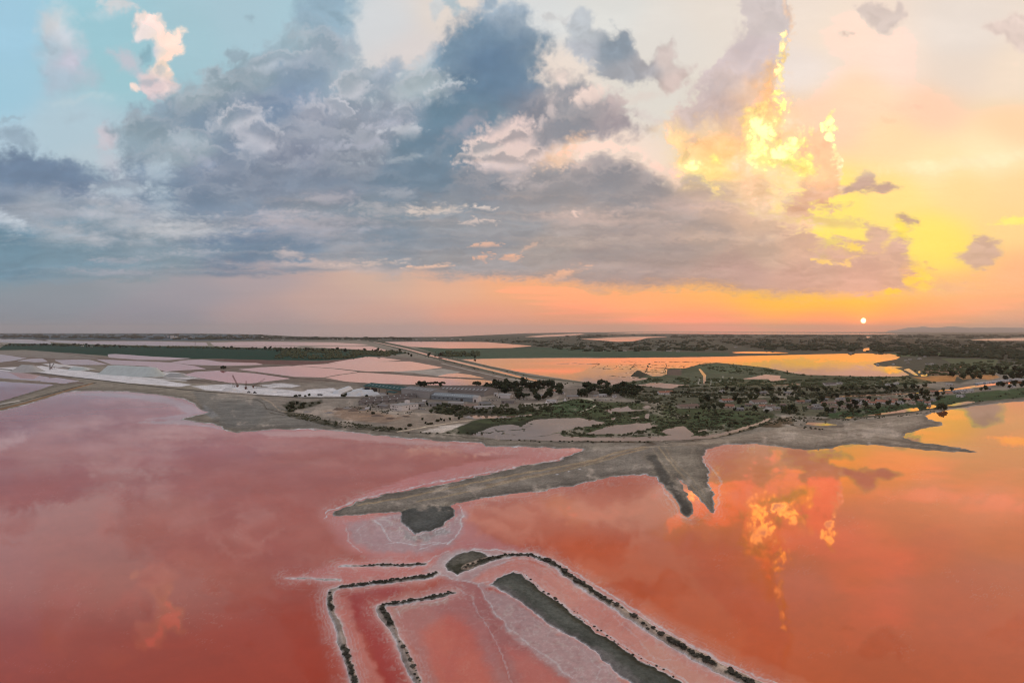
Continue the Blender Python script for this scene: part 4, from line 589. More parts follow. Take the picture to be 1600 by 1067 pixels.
for L, w, o in [([(511,806),(510,800.5),(530,790.5),(570,778),(620,766.5),(680,753),(740,742.5),(800,731),(868,719),(890,712)],.8,.95),([(506,808),(540,786),(590,772),(640,763),(680,752)],.5,.5),([(585,812),(597,822),(606,838),(616,848),(640,850),(665,849),(690,848)],.8,.9),([(652,835),(676,831),(696,823)],.8,.8),([(718,789),(722,805),(720,825),(708,842),(699,850)],.9,.9),([(540,824),(545,845),(555,855),(566,863)],.7,.6),([(655,858),(680,850),(700,848)],.7,.8),([(600,850),(625,848),(660,853)],.5,.6),
 ([(636,889),(660,880),(682,869),(702,860)],.8,.7),([(690,897),(716,906),(746,912),(764,908)],.8,.7),([(744,858),(752,864),(764,868)],.7,.8),([(720,866),(745,857),(800,861),(846,866.5),(882,883.5),(920,908),(962,933),(1010,965),(1060,996),(1120,1029),(1180,1055),(1240,1079),(1330,1120)],1.2,.85),([(788,903),(803,892),(818,897),(850,922),(900,958),(940,985),(976,1009),(1010,1030),(1046,1047),(1072,1064),(1120,1098)],1.0,.85),([(770,884),(800,873),(840,874),(868,890),(892,908),(930,935),(962,953),(1000,980),(1040,1005),(1080,1030),(1130,1055),(1200,1090)],.8,.55),([(745,912),(760,935),(778,962),(800,985),(832,1010),(870,1036),(892,1060)],.9,.6),([(710,915),(735,930),(750,960),(775,1000),(790,1040),(800,1070)],.7,.4),([(958,962),(985,985),(1002,1005),(1022,1030),(1050,1030)],.7,.35),([(625,962),(618,950),(630,945),(660,943),(700,934)],.7,.6),([(1105,703),(1098,712),(1102,722),(1116,735),(1126,752),(1122,780),(1116,802)],1.2,.5),([(1030,755),(1050,785),(1066,806),(1080,812)],.6,.6),([(930,1062),(938,1045),(922,1028)],.6,.5),([(566,842),(560,828),(572,818)],.5,.35)]: wl(L, w, WHITE, o, 1.1)
pe = np.exp(-np.clip(D, 0, 30) / 1.3) * (V < 607) * (D > 0) * .55 * sstep(-.2, .3, bj1); wset(pe, (208,186,180))
WC *= (1 + .14 * fbm(U / 46, V / 3.5, 78, 4) * (V < 612))[..., None]
sw = fbm((U + 8 * (ju - U)) / 190, (V + 8 * (jv - V)) / 64, 79, 5, .52)
opn = sstep(690, 760, V)
WC *= (1 + opn * .10 * sw)[..., None]; fo = opn * sstep(.016, .0, np.abs(sw - .12)) * .16 * sstep(-.1, .3, fbm(U / 130, V / 90, 80, 3)); wset(fo, (206,150,140))
# rings and veins of salt left by the falling water
crusty = np.clip(np.maximum(WM * 1.2, sstep(36, 4, near_d)) , 0, 1) * (V > 770) + sstep(34, 4, np.maximum(sea_d, 0)) * (sea_d > 0) * (V > 690) * (U < 1180) * .8
vn1 = fbm(U / 48, V / 34, 71, 4, .55); vn2 = fbm(U / 19, V / 13, 72, 4, .55); gate = sstep(-.15, .35, fbm(U / 90, V / 60, 73, 3))
dd = np.minimum(near_d, np.where(sea_d > 0, sea_d, 60))
for r, o_ in ((6, .34), (11, .28), (17, .2), (25, .14)):
    a = np.exp(-((dd + 5 * vn1 - r) / (.8 + .02 * r)) ** 2) * o_ * gate * crusty; wset(a, (226,196,188))
a = sstep(.07, .0, np.abs(vn1)) * .40 * crusty * .7 * sstep(-.2, .3, vn2 + .1); wset(a, (214,180,174)); WM = np.clip(WM + a * .5, 0, 1)
a = sstep(.05, .0, np.abs(vn2)) * .28 * crusty * (1 - gate * .5); wset(a, (216,186,182))
a = sstep(.05, .55, vn2) * .30 * crusty; wset(a, (150,98,96)); a = sstep(.0, .5, vn1) * .22 * crusty; wset(a, (206,168,166))
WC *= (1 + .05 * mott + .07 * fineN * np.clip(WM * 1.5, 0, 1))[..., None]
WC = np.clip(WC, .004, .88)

# ---- meshes ----
def ground_z(sx, sy):
    i = int(np.clip(np.searchsorted(vs, sy), 1, len(vs) - 1)); j = int(np.clip(np.searchsorted(us, sx), 1, len(us) - 1))
    return float(max(Hh[i, j], Hh[i - 1, j - 1], 0.0))
def at(sx, sy, dz=0.0):
    x, y, _ = P(sx, sy); return Vector((x, y, ground_z(sx, sy) + dz))
GX = (U - 800.0) * (H_CAM / (V - HZ)); GY = F * H_CAM / (V - HZ)
def sheet(name, cells, Z, rgba, mat, label=None):
    """the cells of the survey grid as one mesh, with a colour per point"""
    ny, nx = U.shape
    ci, cj = np.nonzero(cells)
    idx = np.stack([ci * nx + cj, ci * nx + cj + 1, (ci + 1) * nx + cj + 1, (ci + 1) * nx + cj], 1)[:, ::-1]
    used, inv = np.unique(idx.ravel(), return_inverse=True)
    co = np.stack([GX.ravel()[used], GY.ravel()[used], Z.ravel()[used] if isinstance(Z, np.ndarray) else np.full(len(used), Z)], 1).astype(np.float32)
    me = bpy.data.meshes.new(name); n = len(idx)
    me.vertices.add(len(used)); me.vertices.foreach_set('co', co.ravel())
    me.loops.add(4 * n); me.loops.foreach_set('vertex_index', inv.astype(np.int32).ravel())
    me.polygons.add(n); me.polygons.foreach_set('loop_start', np.arange(0, 4 * n, 4, dtype=np.int32)); me.polygons.foreach_set('use_smooth', np.ones(n, bool))
    me.update(calc_edges=True)
    at_ = me.color_attributes.new('tint', 'FLOAT_COLOR', 'POINT'); at_.data.foreach_set('color', np.ascontiguousarray(rgba.reshape(-1, 4)[used]).ravel())
    me.materials.append(mat)
    o = bpy.data.objects.new(name, me); COL.objects.link(o); o['kind'] = 'structure'
    if label: o['label'] = label
    return o
def material(name):
    m = bpy.data.materials.new(name); m.use_nodes = True; t = m.node_tree; t.nodes.clear()
    return m, t
def nd(t, typ, ins=None, **k):
    n = t.nodes.new(typ)
    for a, b in k.items(): setattr(n, a, b)
    for a, b in (ins or {}).items():
        if hasattr(b, 'is_output') or isinstance(b, bpy.types.NodeSocket): t.links.new(b, n.inputs[a])
        else: n.inputs[a].default_value = b
    return n
# brine: coloured bed and water body under a mirror surface
mat_water, t = material('brine')
ca = nd(t, 'ShaderNodeVertexColor', layer_name='tint')
geo = nd(t, 'ShaderNodeNewGeometry')
n1 = nd(t, 'ShaderNodeTexNoise', {'Vector': geo.outputs['Position'], 'Scale': .018, 'Detail': 6.0, 'Roughness': .6})
n2 = nd(t, 'ShaderNodeTexNoise', {'Vector': geo.outputs['Position'], 'Scale': .35, 'Detail': 5.0, 'Roughness': .65})
mulv = nd(t, 'ShaderNodeMapRange', {'Value': n1.outputs[0], 1: .3, 2: .7, 3: .92, 4: 1.08})
saltv = nd(t, 'ShaderNodeMapRange', {'Value': n2.outputs[0], 1: .3, 2: .7, 3: .84, 4: 1.14})
one = nd(t, 'ShaderNodeMix', {'Factor': ca.outputs['Alpha'], 'A': mulv.outputs[0], 'B': saltv.outputs[0]}, data_type='FLOAT')
colr = nd(t, 'ShaderNodeVectorMath', {0: ca.outputs['Color'], 'Scale': one.outputs[0]}, operation='SCALE')
wv = nd(t, 'ShaderNodeTexNoise', {'Vector': geo.outputs['Position'], 'Scale': .10, 'Detail': 3.0})
bmp = nd(t, 'ShaderNodeBump', {'Height': wv.outputs[0], 'Strength': .006, 'Distance': .2})
dif = nd(t, 'ShaderNodeBsdfDiffuse', {'Color': colr.outputs[0]})
rgh = nd(t, 'ShaderNodeMapRange', {'Value': n1.outputs[0], 1: .42, 2: .66, 3: .010, 4: .042})
glo = nd(t, 'ShaderNodeBsdfGlossy', {'Roughness': rgh.outputs[0], 'Color': (1, 1, 1, 1), 'Normal': bmp.outputs[0]}, distribution='BECKMANN')
fr = nd(t, 'ShaderNodeFresnel', {'IOR': 1.30})
inv_ = nd(t, 'ShaderNodeMath', {0: 1.0, 1: ca.outputs['Alpha']}, operation='SUBTRACT', use_clamp=True)
mat_ = nd(t, 'ShaderNodeMath', {0: inv_.outputs[0], 1: .75, 2: .25}, operation='MULTIPLY_ADD', use_clamp=True)
ff = nd(t, 'ShaderNodeMath', {0: fr.outputs[0], 1: mat_.outputs[0]}, operation='MULTIPLY', use_clamp=True)
mx = nd(t, 'ShaderNodeMixShader', {0: ff.outputs[0], 1: dif.outputs[0], 2: glo.outputs[0]})
nd(t, 'ShaderNodeOutputMaterial', {'Surface': mx.outputs[0]})
# dry ground: mud, salt and scrub
mat_ground, t = material('salt_mud')
ca = nd(t, 'ShaderNodeVertexColor', layer_name='tint'); geo = nd(t, 'ShaderNodeNewGeometry')
g1 = nd(t, 'ShaderNodeTexNoise', {'Vector': geo.outputs['Position'], 'Scale': .035, 'Detail': 9.0, 'Roughness': .68})
g2 = nd(t, 'ShaderNodeTexNoise', {'Vector': geo.outputs['Position'], 'Scale': .55, 'Detail': 6.0, 'Roughness': .7})
v1 = nd(t, 'ShaderNodeMapRange', {'Value': g1.outputs[0], 1: .3, 2: .7, 3: .70, 4: 1.30})
v2 = nd(t, 'ShaderNodeMapRange', {'Value': g2.outputs[0], 1: .32, 2: .68, 3: .74, 4: 1.26})
vv = nd(t, 'ShaderNodeMath', {0: v1.outputs[0], 1: v2.outputs[0]}, operation='MULTIPLY')
cs = nd(t, 'ShaderNodeVectorMath', {0: ca.outputs['Color'], 'Scale': vv.outputs[0]}, operation='SCALE')
g3 = nd(t, 'ShaderNodeTexNoise', {'Vector': geo.outputs['Position'], 'Scale': .16, 'Detail': 8.0, 'Roughness': .72})
g4 = nd(t, 'ShaderNodeTexNoise', {'Vector': geo.outputs['Position'], 'Scale': .021, 'Detail': 8.0, 'Roughness': .74})
g34 = nd(t, 'ShaderNodeMath', {0: g3.outputs[0], 1: g4.outputs[0]}, operation='MAXIMUM')
sm = nd(t, 'ShaderNodeMapRange', {'Value': g34.outputs[0], 1: .50, 2: .62, 3: 0.0, 4: .85}, interpolation_type='SMOOTHSTEP')
sf = nd(t, 'ShaderNodeMath', {0: sm.outputs[0], 1: ca.outputs['Alpha']}, operation='MULTIPLY', use_clamp=True)
scol = nd(t, 'ShaderNodeMix', {'Factor': g2.outputs[0], 'A': (.020, .026, .012, 1), 'B': (.062, .060, .034, 1)}, data_type='RGBA')
fin = nd(t, 'ShaderNodeMix', {'Factor': sf.outputs[0], 'A': cs.outputs[0], 'B': scol.outputs['Result']}, data_type='RGBA')
bh = nd(t, 'ShaderNodeMath', {0: g2.outputs[0], 1: g3.outputs[0]}, operation='ADD')
bp = nd(t, 'ShaderNodeBump', {'Height': bh.outputs[0], 'Strength': .5, 'Distance': .6})
pr = nd(t, 'ShaderNodeBsdfPrincipled', {'Base Color': fin.outputs['Result'], 'Roughness': .93, 'Specular IOR Level': .15, 'Normal': bp.outputs[0]})
nd(t, 'ShaderNodeOutputMaterial', {'Surface': pr.outputs[0]})

cmax = np.maximum.reduce([Hh[:-1, :-1], Hh[1:, :-1], Hh[:-1, 1:], Hh[1:, 1:]]); cmin = np.minimum.reduce([Hh[:-1, :-1], Hh[1:, :-1], Hh[:-1, 1:], Hh[1:, 1:]])
def cm(m): return np.maximum.reduce([m[:-1, :-1], m[1:, :-1], m[:-1, 1:], m[1:, 1:]])
def cn(m): return np.minimum.reduce([m[:-1, :-1], m[1:, :-1], m[:-1, 1:], m[1:, 1:]])
land = cmax > -.45
rgba = np.concatenate([TC, SCR[..., None]], 2).astype(np.float32); wrgba = np.concatenate([WC, WM[..., None]], 2).astype(np.float32)
taken = np.zeros(land.shape, bool)
for m, nm, lab in [(m_up, 'dyke', 'short straight dyke with a dark scrub top, nearest the peninsula'), (m_spit, 'salt_spit', 'thin pale salt spit reaching out into the red lagoon'), (m_out, 'dyke', 'outer bent dyke edged with white salt, turning towards the camera'), (m_in, 'dyke', 'inner bent dyke with dark scrub on its first arm and salt stones beyond'), (m_hub, 'mud_flat', 'small dark mud patch where the dykes meet'), (m_long, 'dyke', 'long curved dyke with tufts of scrub beside the orange lagoon'), (m_flat, 'mud_flat', 'long dark mud flat between pale salt crusts')]:
    cells = (cn(m) < 1.5) & land & ~taken & (cn(V) > 820); taken |= cells
    sheet(nm, cells, Hh, rgba, mat_ground, lab)
v_c = cn(V)
south = land & ~taken & (v_c > 689); north = land & ~taken & ~south
sheet('salt_bank', south, Hh, rgba, mat_ground, 'grey peninsula of mud and salt with wheel tracks')
sheet('ground', north, Hh, rgba, mat_ground, 'flat plain with fields, tracks and marsh to the horizon')
wet = cmin < .25
inland = (cm(sea_d) < -1.0)
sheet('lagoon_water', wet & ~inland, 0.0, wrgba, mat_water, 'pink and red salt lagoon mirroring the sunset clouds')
sheet('pond_water', wet & inland & (v_c < 607) & (cm(U) < 760), 0.0, wrgba, mat_water, 'pink salt pans behind the salt works')
sheet('pond_water', wet & inland & ~((v_c < 607) & (cm(U) < 760)), 0.0, wrgba, mat_water, 'bay, canal and marsh pools mirroring the orange sky')
# open water under and behind the camera, carrying on the colours of the nearest surveyed row
xr = np.concatenate([[-9000.], GX[-1], [9000.]]); cr = np.concatenate([wrgba[-1][:1], wrgba[-1], wrgba[-1][-1:]]).copy(); y1 = float(GY[-1, 0]); nn = len(xr); mean_c = cr.mean(0)
vv_ = [(float(x), y1, 0) for x in xr] + [(float(x), 60.0, 0) for x in xr] + [(float(x), -9000.0, 0) for x in xr]
me = bpy.data.meshes.new('lagoon_water'); me.from_pydata(vv_, [], [(r * nn + i + 1, r * nn + i, r * nn + nn + i, r * nn + nn + i + 1) for r in range(2) for i in range(nn - 1)])
sm_ = np.stack([np.convolve(np.pad(cr[:, c], 60, mode='edge'), np.ones(121) / 121, 'valid') for c in range(4)], 1)
a_ = me.color_attributes.new('tint', 'FLOAT_COLOR', 'POINT'); a_.data.foreach_set('color', np.concatenate([cr, sm_, sm_]).astype(np.float32).ravel()); me.materials.append(mat_water)
o = bpy.data.objects.new('lagoon_water', me); COL.objects.link(o); o['kind'] = 'structure'; o['label'] = 'open red lagoon water under the camera'
# ======================================================================================
# THINGS on the plain
# ======================================================================================
rnd = random.Random(7)
ORD = ['first','second','third','fourth','fifth','sixth','seventh','eighth','ninth','tenth','eleventh','twelfth','thirteenth','fourteenth','fifteenth','sixteenth','seventeenth','eighteenth','nineteenth','twentieth']
def ordw(i):
    if i < 20: return ORD[i]
    t = (i + 1) // 10; u_ = (i + 1) % 10
    if u_ == 0: return {3: 'thirtieth', 4: 'fortieth', 5: 'fiftieth', 6: 'sixtieth', 7: 'seventieth'}[t]
    return {2: 'twenty', 3: 'thirty', 4: 'forty', 5: 'fifty', 6: 'sixty', 7: 'seventy'}[t] + '-' + ORD[u_ - 1]
def simple(name, rgb, rough=.85, var=.18, scale=.4, spec=.2, metal=0.0):
    m, t = material(name); g = nd(t, 'ShaderNodeNewGeometry'); oi = nd(t, 'ShaderNodeObjectInfo')
    n = nd(t, 'ShaderNodeTexNoise', {'Vector': g.outputs['Position'], 'Scale': scale, 'Detail': 6.0, 'Roughness': .65})
    a = nd(t, 'ShaderNodeMapRange', {'Value': n.outputs[0], 1: .3, 2: .7, 3: 1 - var, 4: 1 + var}); b = nd(t, 'ShaderNodeMapRange', {'Value': oi.outputs['Random'], 3: .86, 4: 1.14})
    c = nd(t, 'ShaderNodeMath', {0: a.outputs[0], 1: b.outputs[0]}, operation='MULTIPLY')
    d = nd(t, 'ShaderNodeVectorMath', {0: rgb, 'Scale': c.outputs[0]}, operation='SCALE')
    p = nd(t, 'ShaderNodeBsdfPrincipled', {'Base Color': d.outputs[0], 'Roughness': rough, 'Specular IOR Level': spec, 'Metallic': metal}); nd(t, 'ShaderNodeOutputMaterial', {'Surface': p.outputs[0]})
    return m
def foliage(name, dark, light):
    m, t = material(name); g = nd(t, 'ShaderNodeNewGeometry'); oi = nd(t, 'ShaderNodeObjectInfo')
    n = nd(t, 'ShaderNodeTexNoise', {'Vector': g.outputs['Position'], 'Scale': .55, 'Detail': 5.0, 'Roughness': .7})
    s = nd(t, 'ShaderNodeMath', {0: n.outputs[0], 1: oi.outputs['Random']}, operation='ADD'); f = nd(t, 'ShaderNodeMapRange', {'Value': s.outputs[0], 1: .45, 2: 1.5})
    c = nd(t, 'ShaderNodeMix', {'Factor': f.outputs[0], 'A': dark + (1,), 'B': light + (1,)}, data_type='RGBA')
    p = nd(t, 'ShaderNodeBsdfPrincipled', {'Base Color': c.outputs['Result'], 'Roughness': .85, 'Specular IOR Level': .12}); nd(t, 'ShaderNodeOutputMaterial', {'Surface': p.outputs[0]})
    return m
MT = dict(pine=foliage('pine_needles', (.024,.034,.018), (.062,.078,.040)), leaf=foliage('leaves', (.034,.046,.022), (.092,.108,.052)), scrub=foliage('scrub_leaves', (.034,.040,.020), (.092,.098,.052)), saltbush=foliage('saltbush_leaves', (.055,.053,.040), (.13,.122,.094)),
 bark=simple('bark', (.07,.055,.042), .9), white=simple('white_plaster', (.74,.70,.66), .8, .08), cream=simple('cream_plaster', (.60,.52,.43), .85, .1), grey=simple('grey_render', (.33,.31,.29), .85, .1), tan=simple('tan_sheet', (.40,.33,.25), .6, .1),
 tile=simple('red_tile', (.38,.18,.12), .85, .25, 1.2), brown=simple('brown_tile', (.27,.19,.15), .85, .2, .6), slate=simple('grey_roof', (.24,.235,.23), .8, .2, .5), palegrey=simple('pale_grey_sheet', (.40,.39,.37), .6, .12), darkroof=simple('dark_weathered_roof', (.15,.13,.12), .85, .25, .3),
 teal=simple('teal_sheet', (.030,.085,.080), .75, .2, .5, .15), bluegrey=simple('blue_grey_sheet', (.25,.29,.31), .55, .15, .5, .3), glass=simple('dark_glass', (.02,.024,.03), .15, .1, .4, .5), skylight=simple('clear_sheet', (.55,.62,.62), .3, .1), wood=simple('dark_wood', (.07,.055,.045), .8), rust=simple('rusty_steel', (.14,.065,.045), .75, .3, .8), steel=simple('grey_steel', (.14,.14,.14), .5, .2), rubber=simple('rubber', (.02,.02,.02), .9),
 salt=simple('white_salt', (.80,.79,.76), .75, .07, .12), oldsalt=simple('weathered_salt', (.50,.57,.55), .85, .10, .08), greysalt=simple('grey_salt', (.48,.49,.47), .85, .12, .1), tarp=simple('pale_tarpaulin', (.68,.72,.74), .5, .08), boat=simple('white_hull', (.72,.72,.72), .4, .06), boatblue=simple('blue_hull', (.20,.30,.40), .4, .1))
def mesh(name, vs_, fs_, mats, mi=None, smooth=False):
    me = bpy.data.meshes.new(name); me.from_pydata([tuple(v) for v in vs_], [], fs_)
    for m in (mats if isinstance(mats, list) else [mats]): me.materials.append(m)
    if mi: me.polygons.foreach_set('material_index', mi)
    if smooth: me.polygons.foreach_set('use_smooth', [True] * len(me.polygons))
    me.update(); return me
def ob(name, me, parent=None, loc=None):
    o = bpy.data.objects.new(name, me); COL.objects.link(o)
    if parent: o.parent = parent
    if loc is not None: o.location = loc
    return o
def tag(o, label, cat, group=None):
    o['label'] = label; o['category'] = cat
    if group: o['group'] = group
    return o
def root(name, loc, label, cat, group=None, rz=0, s=1):
    o = ob(name, None, None, loc); o.rotation_euler = (0, 0, rz); o.scale = (s, s, s); return tag(o, label, cat, group)
def dup(r, loc, rz, s, label, cat, group, name):
    c = r.copy(); c.name = name; COL.objects.link(c); c.location = loc; c.rotation_euler = (0, 0, rz); c.scale = s; tag(c, label, cat, group)
    for ch in r.children:
        k = ch.copy(); COL.objects.link(k); k.parent = c
    return c
def boxv(x0, x1, y0, y1, z0, z1): return [(x0,y0,z0),(x1,y0,z0),(x1,y1,z0),(x0,y1,z0),(x0,y0,z1),(x1,y0,z1),(x1,y1,z1),(x0,y1,z1)]
BOXF = [(0,3,2,1),(4,5,6,7),(0,1,5,4),(1,2,6,5),(2,3,7,6),(3,0,4,7)]
def boxes(name, L, m):
    v, f = [], []
    for b in L: n = len(v); v += boxv(*b); f += [tuple(i + n for i in q) for q in BOXF]
    return mesh(name, v, f, m)
def beam(v, f, a, b, r, k=4):
    a, b = Vector(a), Vector(b); d = (b - a).normalized(); p = d.orthogonal().normalized(); q = d.cross(p); n = len(v)
    for c in (a, b):
        for i in range(k): t = 2 * math.pi * i / k; v.append(c + r * (math.cos(t) * p + math.sin(t) * q))
    for i in range(k): f.append((n + i, n + (i + 1) % k, n + k + (i + 1) % k, n + k + i))
    f.append(tuple(range(n + k - 1, n - 1, -1))); f.append(tuple(range(n + k, n + 2 * k)))
def ico(sub=1):
    bm = bmesh.new(); bmesh.ops.create_icosphere(bm, subdivisions=sub, radius=1); v = [x.co.copy() for x in bm.verts]; f = [tuple(q.index for q in p.verts) for p in bm.faces]; bm.free(); return v, f
ICO0, ICO1, ICO2 = ico(1), ico(2), ico(3)
# ---- trees: a trunk with limbs, a crown of leaf clumps with gaps ----
def crown_mesh(name, clumps, m, seed, leaves=34, ls=.085):
    r = random.Random(seed); v, f = [], []
    for (x, y, z, R, zs) in clumps:
        n = len(v); iv, if_ = ICO0
        for p in iv: k = R * (.66 + .26 * r.random()); v.append((x + p.x * k, y + p.y * k, z + p.z * k * zs))
        f += [tuple(i + n for i in q) for q in if_]
        for _ in range(leaves):
            d = Vector((r.gauss(0, 1), r.gauss(0, 1), r.gauss(0, 1))).normalized(); c = Vector((x + d.x * R, y + d.y * R, z + d.z * R * zs)) * 1.0 + Vector((r.gauss(0, .02), r.gauss(0, .02), r.gauss(0, .02)))
            nn = (d + Vector((r.gauss(0, .6), r.gauss(0, .6), r.gauss(0, .6)))).normalized(); p = nn.orthogonal().normalized(); q = nn.cross(p); a = r.random() * 6.28; p, q = p * math.cos(a) + q * math.sin(a), q * math.cos(a) - p * math.sin(a)
            s = ls * (.6 + .9 * r.random()); n = len(v); v += [c - p * s - q * s * .6, c + p * s * .3 - q * s, c + p * s + q * s * .5, c - p * s * .2 + q * s]; f.append((n, n + 1, n + 2, n + 3))
    return mesh(name, v, f, m)
def trunk_mesh(h, r0, limbs):
    v, f = [], []; k = 6; n = 0; prof = [(0, r0 * 1.5), (.06, r0 * 1.1), (h * .5, r0 * .85), (h, r0 * .5)]
    for z, r in prof:
        for i in range(k): t = 6.283 * i / k; v.append(Vector((r * math.cos(t) + .01 * z, r * math.sin(t), z)))
    for j in range(3):
        for i in range(k): f.append((j * k + i, j * k + (i + 1) % k, j * k + k + (i + 1) % k, j * k + k + i))
    for (x, y, z) in limbs: beam(v, f, (.01 * h, 0, h * .85), (x, y, z), r0 * .4)
    return mesh('trunk', v, f, MT['bark'])
def tree_proto(kind, seed):
    r = random.Random(seed); cl = []
    if kind == 'pine':
        for i in range(9): a = i * 2.4; d = .30 * math.sqrt((i + .5) / 9) * 1.25; cl.append((d * math.cos(a), d * math.sin(a), .80 - .35 * d + r.uniform(-.05, .06), .17 + .05 * r.random(), .62))
        th, m = .62, MT['pine']
    elif kind == 'broad':
        for i in range(10): a = i * 2.4; d = .24 * math.sqrt((i + .5) / 10) * 1.2; z = .30 + .55 * ((i * 7) % 10) / 10; cl.append((d * math.cos(a), d * math.sin(a), z + r.uniform(-.04, .05), .17 + .06 * r.random(), .9))
        th, m = .4, MT['leaf']
    elif kind == 'dark':
        for i in range(10): a = i * 2.4; d = .25 * math.sqrt((i + .5) / 10) * 1.2; z = .28 + .58 * ((i * 7) % 10) / 10; cl.append((d * math.cos(a), d * math.sin(a), z + r.uniform(-.04, .05), .18 + .06 * r.random(), .85))
        th, m = .4, MT['pine']
    elif kind == 'cypress':
        for i in range(8): cl.append((r.uniform(-.02, .02), r.uniform(-.02, .02), .14 + .105 * i, .105 * (1 - .07 * i) * (1 if i else .8), 1.1))
        th, m = .2, MT['pine']
    else:
        for i in range(8): a = i * 2.4; d = .42 * math.sqrt((i + .5) / 8); cl.append((d * math.cos(a), d * math.sin(a), .38 + r.uniform(-.1, .25) * (1 - d), .30 + .1 * r.random(), .9))
        th, m = .3, MT['scrub' if kind == 'bush' else 'saltbush']
    cm_ = crown_mesh('crown', cl, m, seed, 26 if kind != 'cypress' else 14, .075 if kind != 'bush' else .11)
    tm = trunk_mesh(th, .022 if kind != 'bush' else .03, [(c[0] * .7, c[1] * .7, c[2]) for c in cl[:5]])
    return tm, cm_
PROTO = {k: [tree_proto(k, 11 * i + len(k)) for i in range(3)] for k in ('pine', 'broad', 'dark', 'cypress', 'bush', 'salt')}
TNAME = dict(pine='stone_pine', broad='broadleaf_tree', dark='evergreen_tree', cypress='cypress_tree', bush='shrub', salt='saltbush')
def trees(L, group, label, cat='tree', wide=1.0):
    """L: (kind, sx, sy of the foot, height in survey units); label: what all of this stand look like and where it is"""
    for i, (k, sx, sy, hp) in enumerate(sorted(L, key=lambda q: q[1])):
        h = hp * mper(sy); tm, cm_ = PROTO[k][rnd.randrange(3)]
        p = at(sx, sy, -.15 * min(1, h / 4)); w = wide * rnd.uniform(.88, 1.2)
        lab = label(i, k, len(L)) if callable(label) else (label[1:] if label[0] == '=' else f'{ordw(i)} from the left: {label}')
        if k in ('bush', 'salt'):
            o = ob(TNAME[k], cm_, None, p); o.scale = (h * w, h * w, h * (.58 if k == 'salt' else .8)); o.rotation_euler = (0, 0, rnd.random() * 6.28); tag(o, lab, cat, group)
        else:
            o = root(TNAME[k], p, lab, cat, group, rnd.random() * 6.28); o.scale = (h * w, h * w, h); ob('trunk', tm, o); ob('crown', cm_, o)
def nth(desc): return lambda i, k, n: f'{ordw(i)} {desc}'
def along(L, n, jx=1.5, jy=.6):
    L = np.asarray(L, float); s = np.r_[0, np.cumsum(np.hypot(*np.diff(L, axis=0).T))]; out = []
    for i in range(n):
        t = (i + rnd.uniform(.1, .9)) / n * s[-1]; out.append((float(np.interp(t, s, L[:, 0])) + rnd.gauss(0, jx), float(np.interp(t, s, L[:, 1])) + rnd.gauss(0, jy)))
    return out
def inside(Q, n):
    Q = np.asarray(Q, float); out = []
    while len(out) < n:
        x, y = rnd.uniform(Q[:, 0].min(), Q[:, 0].max()), rnd.uniform(Q[:, 1].min(), Q[:, 1].max())
        if poly_sdf(Q, np.array([[x]]), np.array([[y]]))[0, 0] < 0 and ground_z(x, y) > .3: out.append((x, y))
    return out
def T(kinds, pts, h0, h1): return [(rnd.choice(kinds), x, y, rnd.uniform(h0, h1)) for x, y in pts]
